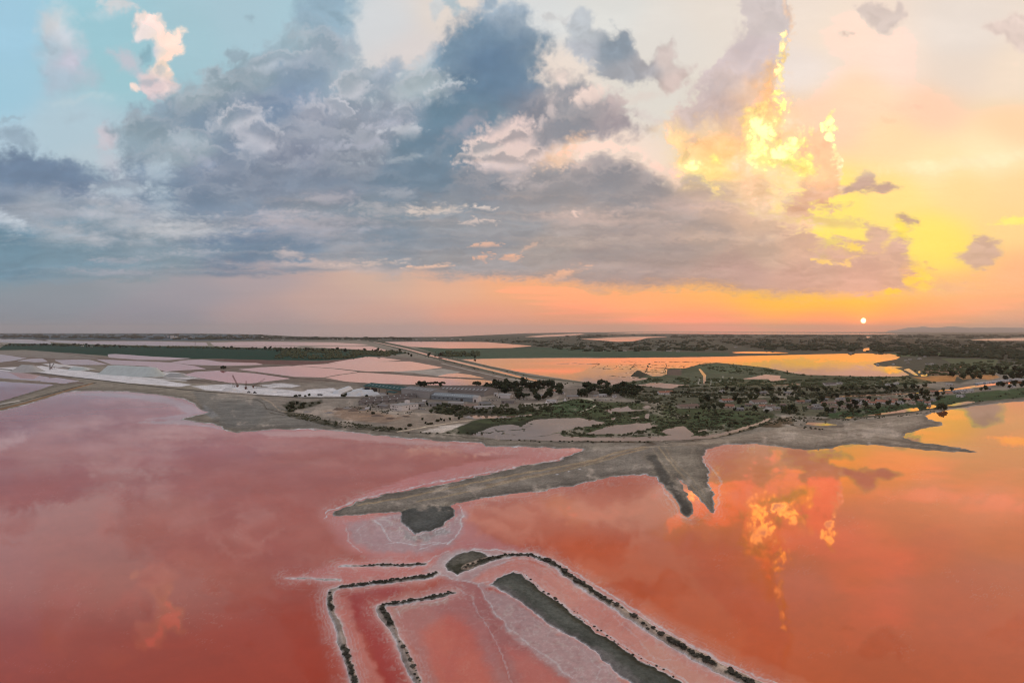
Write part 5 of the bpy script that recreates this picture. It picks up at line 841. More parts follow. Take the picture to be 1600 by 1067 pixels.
# ---- buildings: walls and roof from two front corners ----
def building(name, label, cat, A, B, depth, h, rh, wm, rm, wins=(), doors=(), group=None, over=.5, extra=None, flat=False, wmat='glass'):
    a, b = at(*A), at(*B); L = (b - a).xy.length; rz = math.atan2(b.y - a.y, b.x - a.x)
    z = min(a.z, b.z) - .3; r = root(name, (a.x, a.y, z), label, cat, group, rz); h += .3
    if flat or rh <= 0:
        ob('wall', boxes('wall', [(0, L, 0, depth, 0, h)], MT[wm]), r); ob('roof', boxes('roof', [(-.2, L + .2, -.2, depth + .2, h + .003, h + .45)], MT[rm]), r)
    else:
        v = [(0,0,0),(L,0,0),(L,depth,0),(0,depth,0),(0,0,h),(L,0,h),(L,depth,h),(0,depth,h),(0,depth/2,h+rh),(L,depth/2,h+rh)]
        ob('wall', mesh('wall', v, [(0,1,5,4),(1,2,6,9,5),(2,3,7,6),(3,0,4,8,7)], MT[wm]), r)
        k = over * rh / (depth / 2); e = .18; o = over
        v = [(-o,-o,h-k),(L+o,-o,h-k),(L+o,depth/2,h+rh),(-o,depth/2,h+rh),(L+o,depth+o,h-k),(-o,depth+o,h-k)]; v += [(x, y, zz + e) for x, y, zz in v]; v = [(x, y, zz + .01) for x, y, zz in v]
        f = [(0,3,2,1),(3,5,4,2),(6,7,8,9),(9,8,10,11),(0,1,7,6),(4,5,11,10),(1,2,8,7),(2,4,10,8),(3,0,6,9),(5,3,9,11)]
        rf = ob('roof', mesh('roof', v, f, MT[rm]), r)
        if extra == 'chimney': ob('chimney', boxes('chimney', [(L*.7, L*.7+.8, depth*.5-.4, depth*.5+.4, h+rh*.6, h+rh+1.1)], MT[wm]), rf)
        if isinstance(extra, int):
            sl = math.hypot(depth / 2, rh)
            for i in range(extra):
                x = L * (i + .6) / (extra + .2); w = min(1.6, L / extra * .35); y0, y1 = depth * .15, depth * .30
                zz = lambda y: h + rh * y / (depth / 2) + e + .05
                ob('skylight', mesh('skylight', [(x,y0,zz(y0)),(x+w,y0,zz(y0)),(x+w,y1,zz(y1)),(x,y1,zz(y1)),(x,y0,zz(y0)-.1),(x+w,y0,zz(y0)-.1),(x+w,y1,zz(y1)-.1),(x,y1,zz(y1)-.1)], [(0,1,2,3),(4,7,6,5),(0,4,5,1),(2,6,7,3),(1,5,6,2),(0,3,7,4)], MT['skylight']), rf)
    for (side, u0, u1, z0, z1) in wins:
        q = (u0, u1, -.06, .04, z0 + .3, z1 + .3) if side == 'f' else ((L - .04, L + .06, u0, u1, z0 + .3, z1 + .3) if side == 'r' else (-.06, .04, u0, u1, z0 + .3, z1 + .3))
        ob('window', boxes('window', [q], MT[wmat]), r)
    for (side, u0, u1, z1) in doors:
        q = (u0, u1, -.07, .05, .3, z1 + .3) if side == 'f' else ((L - .05, L + .07, u0, u1, .3, z1 + .3) if side == 'r' else (-.07, .05, u0, u1, .3, z1 + .3))
        ob('door', boxes('door', [q], MT['wood']), r)
    return r
WD = dict(white='white', cream='cream', grey='grey', palegrey='pale grey'); RD = dict(tile='red tiled', brown='brown', slate='grey', darkroof='dark', palegrey='pale grey')
HOUSES = []
def houses(L, place, group):
    HOUSES.extend(L)
    for i, (x, y, w, wm, rm) in enumerate(sorted(L)):
        s = mper(y); W = w * s; dp = min(max(W * .6, 7), 12); h = 2.7 if W < 18 else 3.2
        dy = rnd.uniform(-.25, .25) * w * (y - HZ) / 110 * .2
        nw = max(1, min(5, int(W / 4.5))); wins = [('f', W * (j + .35) / nw, W * (j + .35) / nw + 1.1, 1.0, 2.1) for j in range(nw)]
        building('house', f'{WD[wm]} house with {RD[rm]} roof, {ordw(i)} {place}', 'house', (x - w / 2, y - dy), (x + w / 2, y + dy), dp, h, dp * .22, wm, rm, wins, [('f', W * .52, W * .52 + 1.0, 2.1)] if W > 8 else (), group, .4, 'chimney' if i % 2 == 0 else None)
# ---- the salt works ----
building('warehouse', 'long warehouse with teal green roof, open bays and tan wall panels', 'warehouse', (569,610.5), (625,617.8), 34, 9, 5, 'tan', 'teal', [('f', 3, 20, .3, 7.2), ('f', 52, 54, .5, 8), ('f', 78, 80, .5, 8)], [('f', 26, 46, 7.0)], None, 2.0, 10)
building('shed', 'small teal annexe with flat sloping roof before the teal warehouse', 'shed', (603,617.2), (616,619.4), 16, 5, 1.6, 'tan', 'teal', (), [('f', 3, 9, 4.2)], None, .8)
building('factory_hall', 'tall grey hall with plain windowless walls beside the teal warehouse', 'factory', (627,618.6), (671,624.2), 42, 12, 4, 'palegrey', 'slate', [('r', 6, 12, 6, 8)], [('f', 20, 26, 5.5), ('r', 16, 22, 6)], None, .6, 8)
building('factory_hall', 'long blue-grey shed with a row of skylights and white gable end', 'factory', (674,624.6), (738,629), 22, 6.5, 4.5, 'bluegrey', 'bluegrey', [('f', 6 + 9 * i, 9 + 9 * i, 2.6, 4.2) for i in range(6)], [('f', 60, 65, 4)], None, .6, 18)
building('factory_hall', 'broad brown-grey roofed hall behind the blue-grey shed', 'factory', (683,617), (757,620.5), 62, 8, 6, 'grey', 'darkroof', [], [('f', 30, 36, 4)], None, .8, 12)
w = building('shed', 'white round-topped gable shed at the end of the blue-grey hall', 'shed', (738.5,629), (746.5,629.4), 14, 7.5, 3, 'white', 'palegrey', (), [('f', 3, 6, 4)], None, .3)
building('shed', 'dark weathered low shed, farther of a slanting pair', 'shed', (572,630), (650,622.4), 15, 4.5, 3, 'grey', 'darkroof', (), [('f', 10 + 16 * i, 14 + 16 * i, 3.2) for i in range(5)], None, .8, 8)
building('shed', 'dark weathered low shed, nearer of a slanting pair', 'shed', (566,634), (640,627), 13, 4.2, 2.6, 'grey', 'darkroof', [('f', 4 + 14 * i, 7 + 14 * i, 1.2, 2.6) for i in range(5)], (), None, .8, 6)
off = building('office_building', 'white two storey building with flat roof and rows of dark windows', 'office', (609.5,641.2), (627.8,643.4), 34, 7.6, 0, 'white', 'palegrey', [('f', 1 + 3.2 * i, 2.6 + 3.2 * i, .5, 2.2) for i in range(5)] + [('f', 1.2, 2.6, 4.6, 6), ('f', 5, 9.6, 4.5, 6.1), ('f', 11.6, 13, 4.6, 6), ('f', 14.8, 16.2, 4.6, 6)] + [('r', 9 + 6 * i, 10.6 + 6 * i, 4.4, 5.8) for i in range(4)], [('r', 14, 16.5, 3)], None, 0, None, True)
ob('rooftop_room', boxes('rooftop_room', [(6, 12, 24, 29, 8.35, 12.5)], MT['white']), off)
building('shed', 'pale grey lean-to behind the white office building', 'shed', (652,636.4), (664,635.4), 12, 4.2, 1.6, 'palegrey', 'slate', (), [('f', 3, 6, 3)], None, .4)
for A, B, dp, h, rh, wm, rm, lab in [((748,634),(766,635),10,3.4,1.6,'palegrey','slate','grey shed south of the white gable shed'),((742,640),(773,638.6),8,3,1.2,'white','palegrey','long low white shed beside the bushes'),((778,622.6),(797,623.4),16,5.2,2.4,'white','palegrey','white depot with two bays by the dark grove'),((771.5,619.4),(777,619.6),7,4.4,1.4,'white','palegrey','small white hut just left of the white depot'),((783,631),(803,631.6),12,3.2,.9,'grey','darkroof','low dark roofed open shed south of the white depot'),((853,630),(868,631),10,3.2,1.8,'white','palegrey','white low pavilion on the square'),((886,624.4),(904,624),10,4,2,'cream','slate','long cream building behind the square'),((670,635.6),(690,634.6),9,3.4,1.8,'palegrey','slate','pale grey workshop beside the shrubs'),((700,634),(724,634.4),10,3.6,1.8,'palegrey','palegrey','pale roofed workshop under the blue-grey shed'),((726,637.5),(744,638.2),9,3.2,1.6,'cream','brown','cream workshop with brown roof'),((589,637.6),(604,639),8,3.2,1.2,'grey','slate','grey hut before the slanting dark sheds')]:
    building('shed', lab, 'shed', A, B, dp, h, rh, wm, rm, (), [('f', 2, 4.4, 2.6)], None, .4)
# ---- heaps of salt ----
def heap(label, A, B, base, h, m, group=None, cat='salt heap', nm='salt_heap', flat=.35, seed=1):
    """a ridge of loose salt between two survey points; base: half width in metres"""
    a, b = at(*A), at(*B); c = (a + b) / 2; L = (b - a).xy.length / 2; rz = math.atan2(b.y - a.y, b.x - a.x)
    nx, ny = 46, 22; v, f = [], []; r = random.Random(seed)
    X = np.linspace(-(L + base), L + base, nx); Y = np.linspace(-base, base, ny); gx, gy = np.meshgrid(X, Y)
    d = np.hypot(np.maximum(np.abs(gx) - L, 0), gy) / base
    z = np.clip((1 - d) / (1 - flat), 0, 1); z = (z + .05 * fbm(gx / 9 + seed * 3, gy / 9, 70 + seed, 4) * z + .06 * fbm(gx / 3 + seed, gy / 14, 80 + seed, 3) * (z > 0) * (z < .98)) * h - .25
    for j in range(ny):
        for i in range(nx): v.append((float(gx[j, i]), float(gy[j, i]), float(z[j, i])))
    for j in range(ny - 1):
        for i in range(nx - 1): f.append((j * nx + i, j * nx + i + 1, j * nx + nx + i + 1, j * nx + nx + i))
    o = ob(nm, mesh(nm, v, f, MT[m], None, True), None, (c.x, c.y, min(a.z, b.z) - .2)); o.rotation_euler = (0, 0, rz); return tag(o, label, cat, group)
heap('largest long grey-green ridge of weathered salt with a flat top', (176,584), (237,588), 34, 23, 'oldsalt', None, flat=.30, seed=2)
heap('steep pale salt heap at the far left end of the white strip', (36,580.6), (50,581.2), 32, 20, 'greysalt', None, flat=.12, seed=3)
heap('small pale salt heap between the two big heaps', (116,578), (130,579), 17, 9, 'oldsalt', None, flat=.3, seed=4)
heap('bright white low heap beyond the conveyor mast', (86,571.6), (100,572.6), 20, 5, 'salt', None, flat=.4, seed=5)
heap('low grey salt mound at the right foot of the largest ridge', (268,588.6), (282,589.6), 20, 9, 'greysalt', None, flat=.2, seed=6)
heap('small white salt mound in front of the rusty conveyor', (354,610.6), (362,611), 10, 6, 'salt', None, flat=.1, seed=7)
heap('white salt mound lying beside the grey loaders', (408,613), (424,614), 11, 3.4, 'salt', None, flat=.3, seed=8)
for i, (A, B, w, h) in enumerate([((526,615.5),(545,608.5),9,6),((544,618.6),(562,614.5),8,6),((553,613.5),(566,610.6),7,5),((562,618.9),(574,616.6),7,5.5),((566,613.4),(580,613.6),7,5),((575,618.2),(588,617.2),7,5)]):
    heap(f'pale sheeted stockpile, {ordw(i)} from the left before the teal warehouse', A, B, w, h, 'tarp', 'sheeted stockpiles before the teal warehouse', 'stockpile', 'stockpile', .35, 10 + i)
# ---- conveyors, loaders, masts ----
def conveyor(p, rz, L, H, label, m='rust'):
    r = root('conveyor', p, label, 'conveyor', None, rz); v, f = [], []
    for s in (-.9, .9):
        beam(v, f, (0, s, 1), (L, s, H), .22); beam(v, f, (0, s, 3), (L, s, H + 2), .22)
        for i in range(9): t = i / 9; t2 = (i + 1) / 9; beam(v, f, (L * t, s, 1 + (H - 1) * t), (L * t2, s, 3 + (H - 1) * t2), .14)
    ob('boom', mesh('boom', v, f, MT[m]), r); ob('belt', boxes('belt', [(0, L, -.6, .6, -.1, .1)], MT['rubber']), r); r.children[-1].location = (0, 0, 1.6); r.children[-1].rotation_euler = (0, -math.atan2(H - 1, L), 0)
    for u0 in (.3, .62):
        for s in (-1, 1): v, f = [], []; beam(v, f, (L * u0 - 2, s * 2.4, -.3), (L * u0, s * .9, 1 + (H - 1) * u0), .26); ob('leg', mesh('leg', v, f, MT[m]), r)
    ob('hopper', mesh('hopper', [(-2.5,-2.5,4.5),(1.5,-2.5,4.5),(1.5,2.5,4.5),(-2.5,2.5,4.5),(-1.2,-.8,.4),(.4,-.8,.4),(.4,.8,.4),(-1.2,.8,.4)], [(0,1,5,4),(1,2,6,5),(2,3,7,6),(3,0,4,7),(4,5,6,7)], MT['rust']), r)
    return r
conveyor(at(371,605.5), 2.7, 24, 13, 'rusty salt conveyor with raised boom behind the small white mound'); conveyor(at(396,607), .35, 26, 9, 'long low rusty conveyor beside the white salt yard'); conveyor(at(80,577), .9, 14, 9, 'thin dark conveyor between the left heaps', 'steel'); conveyor(at(384,609), 1.9, 15, 8, 'short rusty conveyor between the other two', 'rust')
def loader(p, rz, label):
    r = root('wheel_loader', p, label, 'loader', None, rz); ob('body', boxes('body', [(-3, 1.6, -1.2, 1.2, 1, 2.3)], MT['steel']), r); c = ob('cab', boxes('cab', [(-1, .8, -1, 1, 2.31, 3.7)], MT['glass']), r)
    ob('bucket', mesh('bucket', [(3,-1.5,.2),(4.4,-1.5,.2),(3,-1.5,1.6),(3,1.5,.2),(4.4,1.5,.2),(3,1.5,1.6)], [(0,1,2),(3,5,4),(0,3,4,1),(0,2,5,3)], MT['steel']), r); ob('arm', boxes('arm', [(1.3, 3.1, -.9, -.5, .9, 1.3), (1.3, 3.1, .5, .9, .9, 1.3)], MT['steel']), r)
    for x in (-2, 1):
        for y in (-1.3, 1.3): v, f = [], []; beam(v, f, (x, y - .35, .75), (x, y + .35, .75), .85, 10); ob('wheel', mesh('wheel', v, f, MT['rubber']), r)
loader(at(389,614.6), .4, 'dark wheel loader standing on the white salt'); loader(at(398,615.2), -.5, 'dark wheel loader just right of the first loader')
def mast(p, h, w, label, nm='lattice_mast', cat='mast'):
    r = root(nm, p, label, cat); v, f = [], []
    for s, q in ((-1,-1),(1,-1),(1,1),(-1,1)): beam(v, f, (s * w, q * w, -.3), (s * w * .3, q * w * .3, h), .3)
    for i in range(8):
        z0, z1 = h * i / 8, h * (i + 1) / 8; k0, k1 = w * (1 - .7 * i / 8), w * (1 - .7 * (i + 1) / 8)
        for q in (-1, 1): beam(v, f, (-k0, q * k0, z0), (k1, q * k1, z1), .16); beam(v, f, (q * k0, k0, z0), (q * k1, -k1, z1), .16)
    ob('frame', mesh('frame', v, f, MT['steel']), r); ob('head', boxes('head', [(-w * .6, w * .6, -w * .6, w * .6, h, h + 1.6)], MT['steel']), r); return r
mast(at(305,539.4), 32, 3, 'dark lattice mast rising from the far pink pans'); mast(at(78,578.5), 22, 1.6, 'slim dark mast beside the pale salt heaps'); mast(at(1344,546.5), 22, 2, 'thin mast on the far shore of the orange bay')
def water_tower(p, h, label):
    r = root('water_tower', p, label, 'tower'); v, f = [], []; beam(v, f, (0, 0, -.5), (0, 0, h * .7), h * .07, 10); ob('stem', mesh('stem', v, f, MT['grey']), r); v, f = [], []
    for z, q in ((h * .7, .08), (h * .8, .24), (h, .26)):
        for i in range(12): v.append((h * q * math.cos(i * .5236), h * q * math.sin(i * .5236), z))
    for j in range(2):
        for i in range(12): f.append((j * 12 + i, j * 12 + (i + 1) % 12, j * 12 + 12 + (i + 1) % 12, j * 12 + 12 + i))
    f.append(tuple(range(24, 36))); ob('tank', mesh('tank', v, f, MT['grey']), r)
water_tower(at(821,527), 34, 'lone water tower on the far plain by the pale sea'); water_tower(at(658,531), 30, 'water tower beside the far end of the canal')
# ---- cars, lorries and spoil heaps in the yard ----
def car_parts(L, w, h, lorry):
    b = boxes('body', [(-L/2, L/2, -w/2, w/2, .35, h*.55)] if not lorry else [(-L/2, L*.22, -w/2, w/2, .8, h)], MT['boat']); b2 = b.copy(); b2.materials[0] = MT['steel']
    c = mesh('cab', [(-L*.32,-w*.46,h*.551),(L*.26,-w*.46,h*.551),(L*.26,w*.46,h*.551),(-L*.32,w*.46,h*.551),(-L*.22,-w*.4,h),(L*.1,-w*.4,h),(L*.1,w*.4,h),(-L*.22,w*.4,h)], BOXF, MT['glass']) if not lorry else boxes('cab', [(L*.24, L/2, -w/2, w/2, .6, h*.85)], MT['steel'])
    v, f = [], []; beam(v, f, (0, -.12, 0), (0, .12, 0), .34 if not lorry else .5, 10); return b, b2, c, mesh('wheel', v, f, MT['rubber'])
CARP, LORP = car_parts(4.3, 1.8, 1.5, False), car_parts(9, 2.5, 3.4, True)
for nm, cat, pr, L, w, pts in [('parked_car', 'car', CARP, 4.3, 1.8, [(655,640),(659,640.6),(663,641),(600,646),(606,646.5),(640,646.4),(690,636.6),(697,637),(765,627),(770,627.4),(776,627),(806,625.4),(812,625.6),(818,625.2),(824,625.4),(930,626.5),(938,626.4),(946,626.2),(955,626)]), ('lorry', 'lorry', LORP, 9, 2.5, [(586,623),(594,624),(607,622.6),(500,619.2),(664,629),(758,631),(575,641)])]:
    for i, (x, y) in enumerate(sorted(pts)):
        r = root(nm, at(x, y), f'{"white" if i % 3 else "dark"} {cat} parked in the works yard, {ordw(i)} from the left', cat, f'{cat} row in the works yard', rnd.uniform(-.5, .5)); ob('body', pr[0] if i % 3 else pr[1], r); ob('cab', pr[2], r)
        for u0 in (-.32, .32):
            for s_ in (-.44, .44): o = ob('wheel', pr[3], r); o.location = (u0 * L, s_ * w, .34 if L < 5 else .5)
MT['earth'] = simple('brown_earth', (.20, .15, .115), .95, .3, .5); MT['gravel'] = simple('grey_gravel', (.30, .28, .26), .95, .3, .5)
for i, (x, y, w, h, m_) in enumerate(sorted([(528,641,7,3,'earth'),(543,639,6,2.6,'gravel'),(553,643,8,3,'earth'),(566,642,5,2,'gravel'),(590,651,9,2.6,'earth'),(515,646,6,2.2,'gravel'),(610,655,7,2,'earth'),(575,632.5,5,2.4,'gravel'),(598,631.6,5,2.2,'gravel'),(634,652,6,2,'earth'),(480,645,6,2,'gravel'),(700,645,6,2.2,'gravel')])):
    heap(f'{"brown earth" if m_ == "earth" else "grey gravel"} heap in the open yard, {ordw(i)} from the left', (x - 2, y), (x + 2, y + .3), w, h, m_, 'heaps in the open yard', 'heap', 'spoil_heap', .1, 30 + i)
# ---- houses ----
houses([(1078,639,30,'cream','brown'),(1138,629,16,'white','tile'),(1137,638,18,'cream','tile'),(1155,643,15,'grey','slate'),(1188,632,22,'white','brown'),(1193,638,12,'cream','tile'),(1206,638,12,'white','brown'),(1203,643,9,'white','palegrey'),(1170,636,10,'grey','brown'),(1252,631,12,'cream','tile'),(1265,630,9,'grey','slate'),(1224,636,9,'grey','brown'),(1216,642,8,'cream','slate')], 'from the left in the hamlet', 'houses of the small hamlet')
houses([(1297,633.5,16,'cream','brown'),(1280,641,13,'grey','slate'),(1277,637,10,'white','slate'),(1304,640,11,'cream','brown'),(1320,639.5,13,'cream','brown'),(1316,626,11,'white','slate'),(1337,628,9,'white','slate'),(1346,633,10,'white','palegrey'),(1350,627,9,'grey','brown'),(1363,633,12,'white','tile'),(1382,632,30,'white','tile'),(1399,628,8,'cream','tile'),(1418,627.5,11,'cream','tile'),(1438,629,8,'grey','tile'),(1456,628,14,'cream','slate'),(1330,634,8,'grey','brown'),(1307,630,8,'white','brown'),(1290,627,8,'grey','slate'),(1408,632,8,'white','slate'),(1428,633,7,'cream','brown'),(1287,634,8,'white','tile'),(1310,634.5,9,'white','tile'),(1328,630,8,'cream','tile'),(1342,638,9,'cream','brown'),(1356,629,8,'white','tile'),(1372,627,7,'white','slate'),(1390,625.5,8,'cream','brown'),(1448,632,8,'white','tile'),(1268,640,9,'cream','brown'),(1302,646,9,'grey','slate')], 'from the left in the village', 'houses of the village')
houses([(1461,614.5,13,'cream','tile'),(1483,617,12,'cream','tile'),(1495,616,12,'grey','slate'),(1508,614.6,10,'white','slate'),(1518,613.4,8,'white','palegrey'),(1498,621.5,8,'white','palegrey'),(1505,620.6,6,'grey','slate'),(1484,603,11,'cream','palegrey'),(1583,606.5,8,'white','slate'),(1545,609.5,7,'grey','slate')], 'from the left on the canal bank', 'houses along the canal bank')
houses([(1231,617,12,'cream','slate'),(1194,616,9,'grey','slate'),(1130,614,5,'white','slate'),(1299,603,17,'white','darkroof'),(1313,601,7,'white','slate'),(1395,604,8,'white','slate'),(1389,603,4,'white','slate'),(1403,601,5,'white','palegrey'),(1038,617,16,'white','tile'),(1048,614.5,8,'cream','tile')], 'from the left beyond the hedge', 'scattered houses beyond the hedge')
houses([(865,614,11,'white','tile'),(877,617,8,'white','slate'),(943,620.5,12,'white','palegrey'),(961,622.4,5,'white','slate'),(930,622,6,'cream','slate'),(845,621,6,'white','slate'),(838,620,5,'cream','slate')], 'from the left among dark trees', 'houses among the dark trees')
houses([(1371,570.5,4,'white','palegrey'),(1395,570,3,'white','palegrey'),(1417,564,3,'white','slate'),(1438,561.4,4,'white','palegrey'),(1457,570,5,'white','palegrey'),(1449,570,4,'cream','slate'),(1423,562.5,3,'white','slate'),(1330,552,3,'white','slate'),(1446,558,3,'white','slate'),(1484,556,3,'white','palegrey'),(1420,568,3,'cream','slate')], 'from the left beyond the bay', 'small houses beyond the bay')
houses([(688,553,4,'cream','slate'),(692,554.4,3,'white','slate'),(128,541.5,4,'white','slate'),(136,541.8,3,'white','slate'),(142,542,3,'cream','slate'),(7,538.5,7,'white','palegrey'),(942,548.6,3,'white','slate'),(975,549,5,'cream','palegrey'),(1045,549.3,8,'cream','palegrey'),(1022,548,4,'white','slate'),(1060,550,5,'cream','slate'),(1030,543,3,'white','slate'),(918,542,4,'white','slate'),(902,541,3,'white','slate'),(1150,543,4,'white','slate')], 'from the left on far farmland', 'farmhouses on the far plain')
# tents, caravans and boats
for i, (x, y, w) in enumerate([(883,629,5),(854,632,5),(861,632.6,5),(868,632.4,4)]):
    p = at(x, y); W = w * mper(y); r = root('tent', p, f'white peaked tent on the square, {ordw(i)} from the left' if i != 3 else 'tall white pointed sail tent on the square', 'tent', 'tents on the square'); k = W / 2; hh = 3.2 if x < 880 else 6
    ob('canopy', mesh('canopy', [(-k,-k,2),(k,-k,2),(k,k,2),(-k,k,2),(0,0,hh+1)], [(0,1,4),(1,2,4),(2,3,4),(3,0,4),(0,3,2,1)], MT['white']), r)
    for sx_, sy_ in ((-k,-k),(k,-k),(k,k),(-k,k)): v, f = [], []; beam(v, f, (sx_*.95, sy_*.95, -.3), (sx_*.95, sy_*.95, 2), .06); ob('pole', mesh('pole', v, f, MT['steel']), r)
def boat_parts():
    v, f = [], []; sec = [(-4.5, 1.2, .1), (-2, 1.5, 0), (1.5, 1.4, 0), (3.6, .8, .1), (5, .05, .4)]
    for x, w, k in sec: v += [(x, -w, 1.2 + k), (x, -w * .7, 0), (x, w * .7, 0), (x, w, 1.2 + k)]
    for i in range(4):
        a = 4 * i
        for j in range(3): f.append((a + j, a + j + 1, a + 5 + j, a + 4 + j))
        f.append((a + 3, a, a + 4, a + 7))
    f.append((0, 3, 2, 1)); hull = mesh('hull', v, f, MT['boat']); hull2 = mesh('hull', v, f, MT['boatblue'])
    cab = mesh('cabin', [(-2.5,-1,1.25),(1.6,-1,1.25),(1.6,1,1.25),(-2.5,1,1.25),(-2.3,-.85,2.5),(.8,-.85,2.5),(.8,.85,2.5),(-2.3,.85,2.5)], BOXF, MT['boat'])
    v, f = [], []; beam(v, f, (.3, 0, 2.4), (.3, 0, 10), .07); return hull, hull2, cab, mesh('mast', v, f, MT['steel'])
hull, hull2, cab, mst = boat_parts()
bl = sorted([(1524 + 55 * (i + .5) / 22 + rnd.uniform(-.6, .6), 600.6 - 7.0 * (i + .5) / 22 + rnd.uniform(-.3, .3)) for i in range(22)] + [(1581 + 26 * i / 9, 594.2 - 2.6 * i / 9 + rnd.uniform(-.8, .8)) for i in range(9)])
for i, (x, y) in enumerate(bl):
    q = P(x, y); sail = i % 3 == 0
    r = root('moored_boat', (q[0], q[1], .9), f'{"white sailing boat with mast" if sail else "white motor boat with cabin"}, {ordw(i)} from the left along the canal mooring', 'boat', 'boats moored along the canal', rnd.uniform(1.0, 2.0), 1.15); r.location.z = ground_z(x, y) - .1
    ob('hull', hull if i % 5 else hull2, r); ob('cabin', cab, r)
    if sail: ob('mast', mst, r)
for i, (x, y) in enumerate([(1491,612.6),(1496,612.2),(1500.5,611.8),(1505,611.4),(1509.5,611),(1514,610.6),(1518.5,610.2)]):
    p = at(x, y); r = root('caravan', p, f'pale caravan, {ordw(i)} from the left in the row by the canal', 'caravan', 'caravans by the canal', rnd.uniform(-.3, .3)); ob('body', boxes('body', [(-2.6, 2.6, -1.1, 1.1, .5, 2.8)], MT['boat']), r); ob('window', boxes('window', [(-1.6, .8, -1.14, -1.09, 1.5, 2.2)], MT['glass']), r)
    for u0 in (-.3, .3): v, f = [], []; beam(v, f, (u0, -1.15, .3), (u0, 1.15, .3), .32, 8); ob('wheel', mesh('wheel', v, f, MT['rubber']), r)
# ---- far towns ----
def block(x, y, w, h, m, label, group):
    p = at(x, y); s = mper(y); W, Hh_ = w * s, h * s; r = root('apartment_block', p, label, 'building', group, rnd.uniform(-.4, .4)); ob('wall', boxes('wall', [(-W/2, W/2, 0, W * .6, -.5, Hh_)], MT[m]), r); ob('roof', boxes('roof', [(-W/2-.3, W/2+.3, -.3, W*.6+.3, Hh_+.01, Hh_+1)], MT['palegrey']), r)
block(268.5, 528.6, 4.2, 4.4, 'white', 'largest white tower block in the far left town', 'blocks of the far left town'); block(275, 528.6, 3, 2.8, 'white', 'white block just right of the largest tower block in the far town', 'blocks of the far left town')
for i in range(34):
    x = rnd.uniform(252, 312) if i < 14 else rnd.uniform(338, 410); y = rnd.uniform(526.4, 529.6); block(x, y, rnd.uniform(1.2, 2.6), rnd.uniform(.7, 1.7), rnd.choice(['white', 'white', 'cream', 'grey']), 'tiny pale block in the far town beyond the pink pans', 'blocks of the far left town')
for i in range(30): block(rnd.uniform(415, 790), rnd.uniform(530, 531.6), rnd.uniform(1.2, 4), rnd.uniform(.6, 1.3), rnd.choice(['white', 'cream', 'grey', 'palegrey']), 'tiny pale building along the far shore by the sea', 'buildings along the far shore')
for i in range(16): block(rnd.uniform(1568, 1640), rnd.uniform(548.5, 552), rnd.uniform(1.5, 3), rnd.uniform(1, 1.7), 'white', 'tiny white building in the far town beyond the right fields', 'buildings of the far right town')
for i in range(5): block(1528 + 3 * i, 546.8, 2.4, .9, 'white', 'tiny white building on the wooded plain', 'buildings on the wooded plain')
# ---- trees ----
trees(T(['pine', 'dark'], [(652,605),(657,604.6),(663,604.8),(669,605),(675,604.8),(681,604.8),(688,604.4),(692,604)], 7, 9.5), 'pines behind the halls', nth('dark pine from the left in the clump behind the grey halls'))
trees(T(['pine'], [(745,609.5)], 14, 14), None, lambda i, k, n: 'single broad round pine behind the brown-grey roofed hall'); 
trees(T(['pine', 'dark', 'dark'], inside([(757,607),(800,600),(868,605),(884,612),(868,622),(835,628),(815,626),(790,618),(757,615)], 84), 7, 13), 'dark grove behind the works', '=dark dense tree in the grove right of the works')
trees(T(['dark', 'pine'], inside([(905,610),(935,603),(985,606),(1003,616),(998,622),(905,620)], 58), 7, 12), 'dark grove by the bay', '=dark dense tree in the grove between bay and marsh'); trees([('cypress', 903.5, 621.5, 13), ('cypress', 908.6, 621, 10), ('cypress', 917, 621.5, 10)], 'cypresses at the grove', nth('slim cypress from the left in front of the grove'))
trees(T(['broad', 'dark', 'broad'], [(1156,632),(1148,628),(1172,626),(1178,629),(1182,625),(1208,630),(1215,627),(1222,641),(1236,643),(1242,646),(1233,648),(1261,627),(1246,628),(1160,640),(1180,642),(1198,646),(1128,640),(1116,640),(1100,641),(1226,646),(1148,643),(1096,631),(1118,626),(1105,628)], 5, 11), 'trees of the hamlet', nth('tree from the left around the small hamlet'))
trees(T(['broad', 'dark', 'dark'], [(1272,634),(1284,632),(1288,638),(1292,646),(1300,646),(1311,643),(1313,636),(1327,641),(1331,645),(1338,640),(1336,635),(1342,646),(1352,637),(1368,628),(1358,626),(1325,631),(1300,622),(1308,622),(1284,628),(1388,634),(1372,640),(1402,635),(1412,630),(1424,625),(1432,627),(1444,624),(1448,620),(1440,618),(1450,628),(1466,626),(1470,640),(1476,641),(1472,637),(1464,620),(1474,618)], 5, 11), 'trees of the village', nth('tree from the left among the village houses'))
trees(T(['broad', 'dark'], along([(1132,611),(1180,612),(1225,612),(1270,612),(1330,610),(1400,608),(1450,606)], 44, 2, 1.2), 4, 8), 'trees beyond the dark hedge', nth('tree from the left in the loose row beyond the hedge'))
trees(T(['dark', 'broad'], along([(1555,606),(1560,604),(1580,605),(1600,603)], 8, 3, 1.0) + [(1487,611),(1474,611),(1533,611),(1540,610)], 5, 9), 'trees on the canal bank', nth('tree from the left on the canal bank'))
trees(T(['dark', 'broad'], along([(1505,588),(1560,584),(1600,580)], 22, 8, 4) + along([(1570,594),(1610,588)], 8, 4, 2), 5, 10), 'trees on the right field edge', 'dark tree on the fields behind the boat mooring')
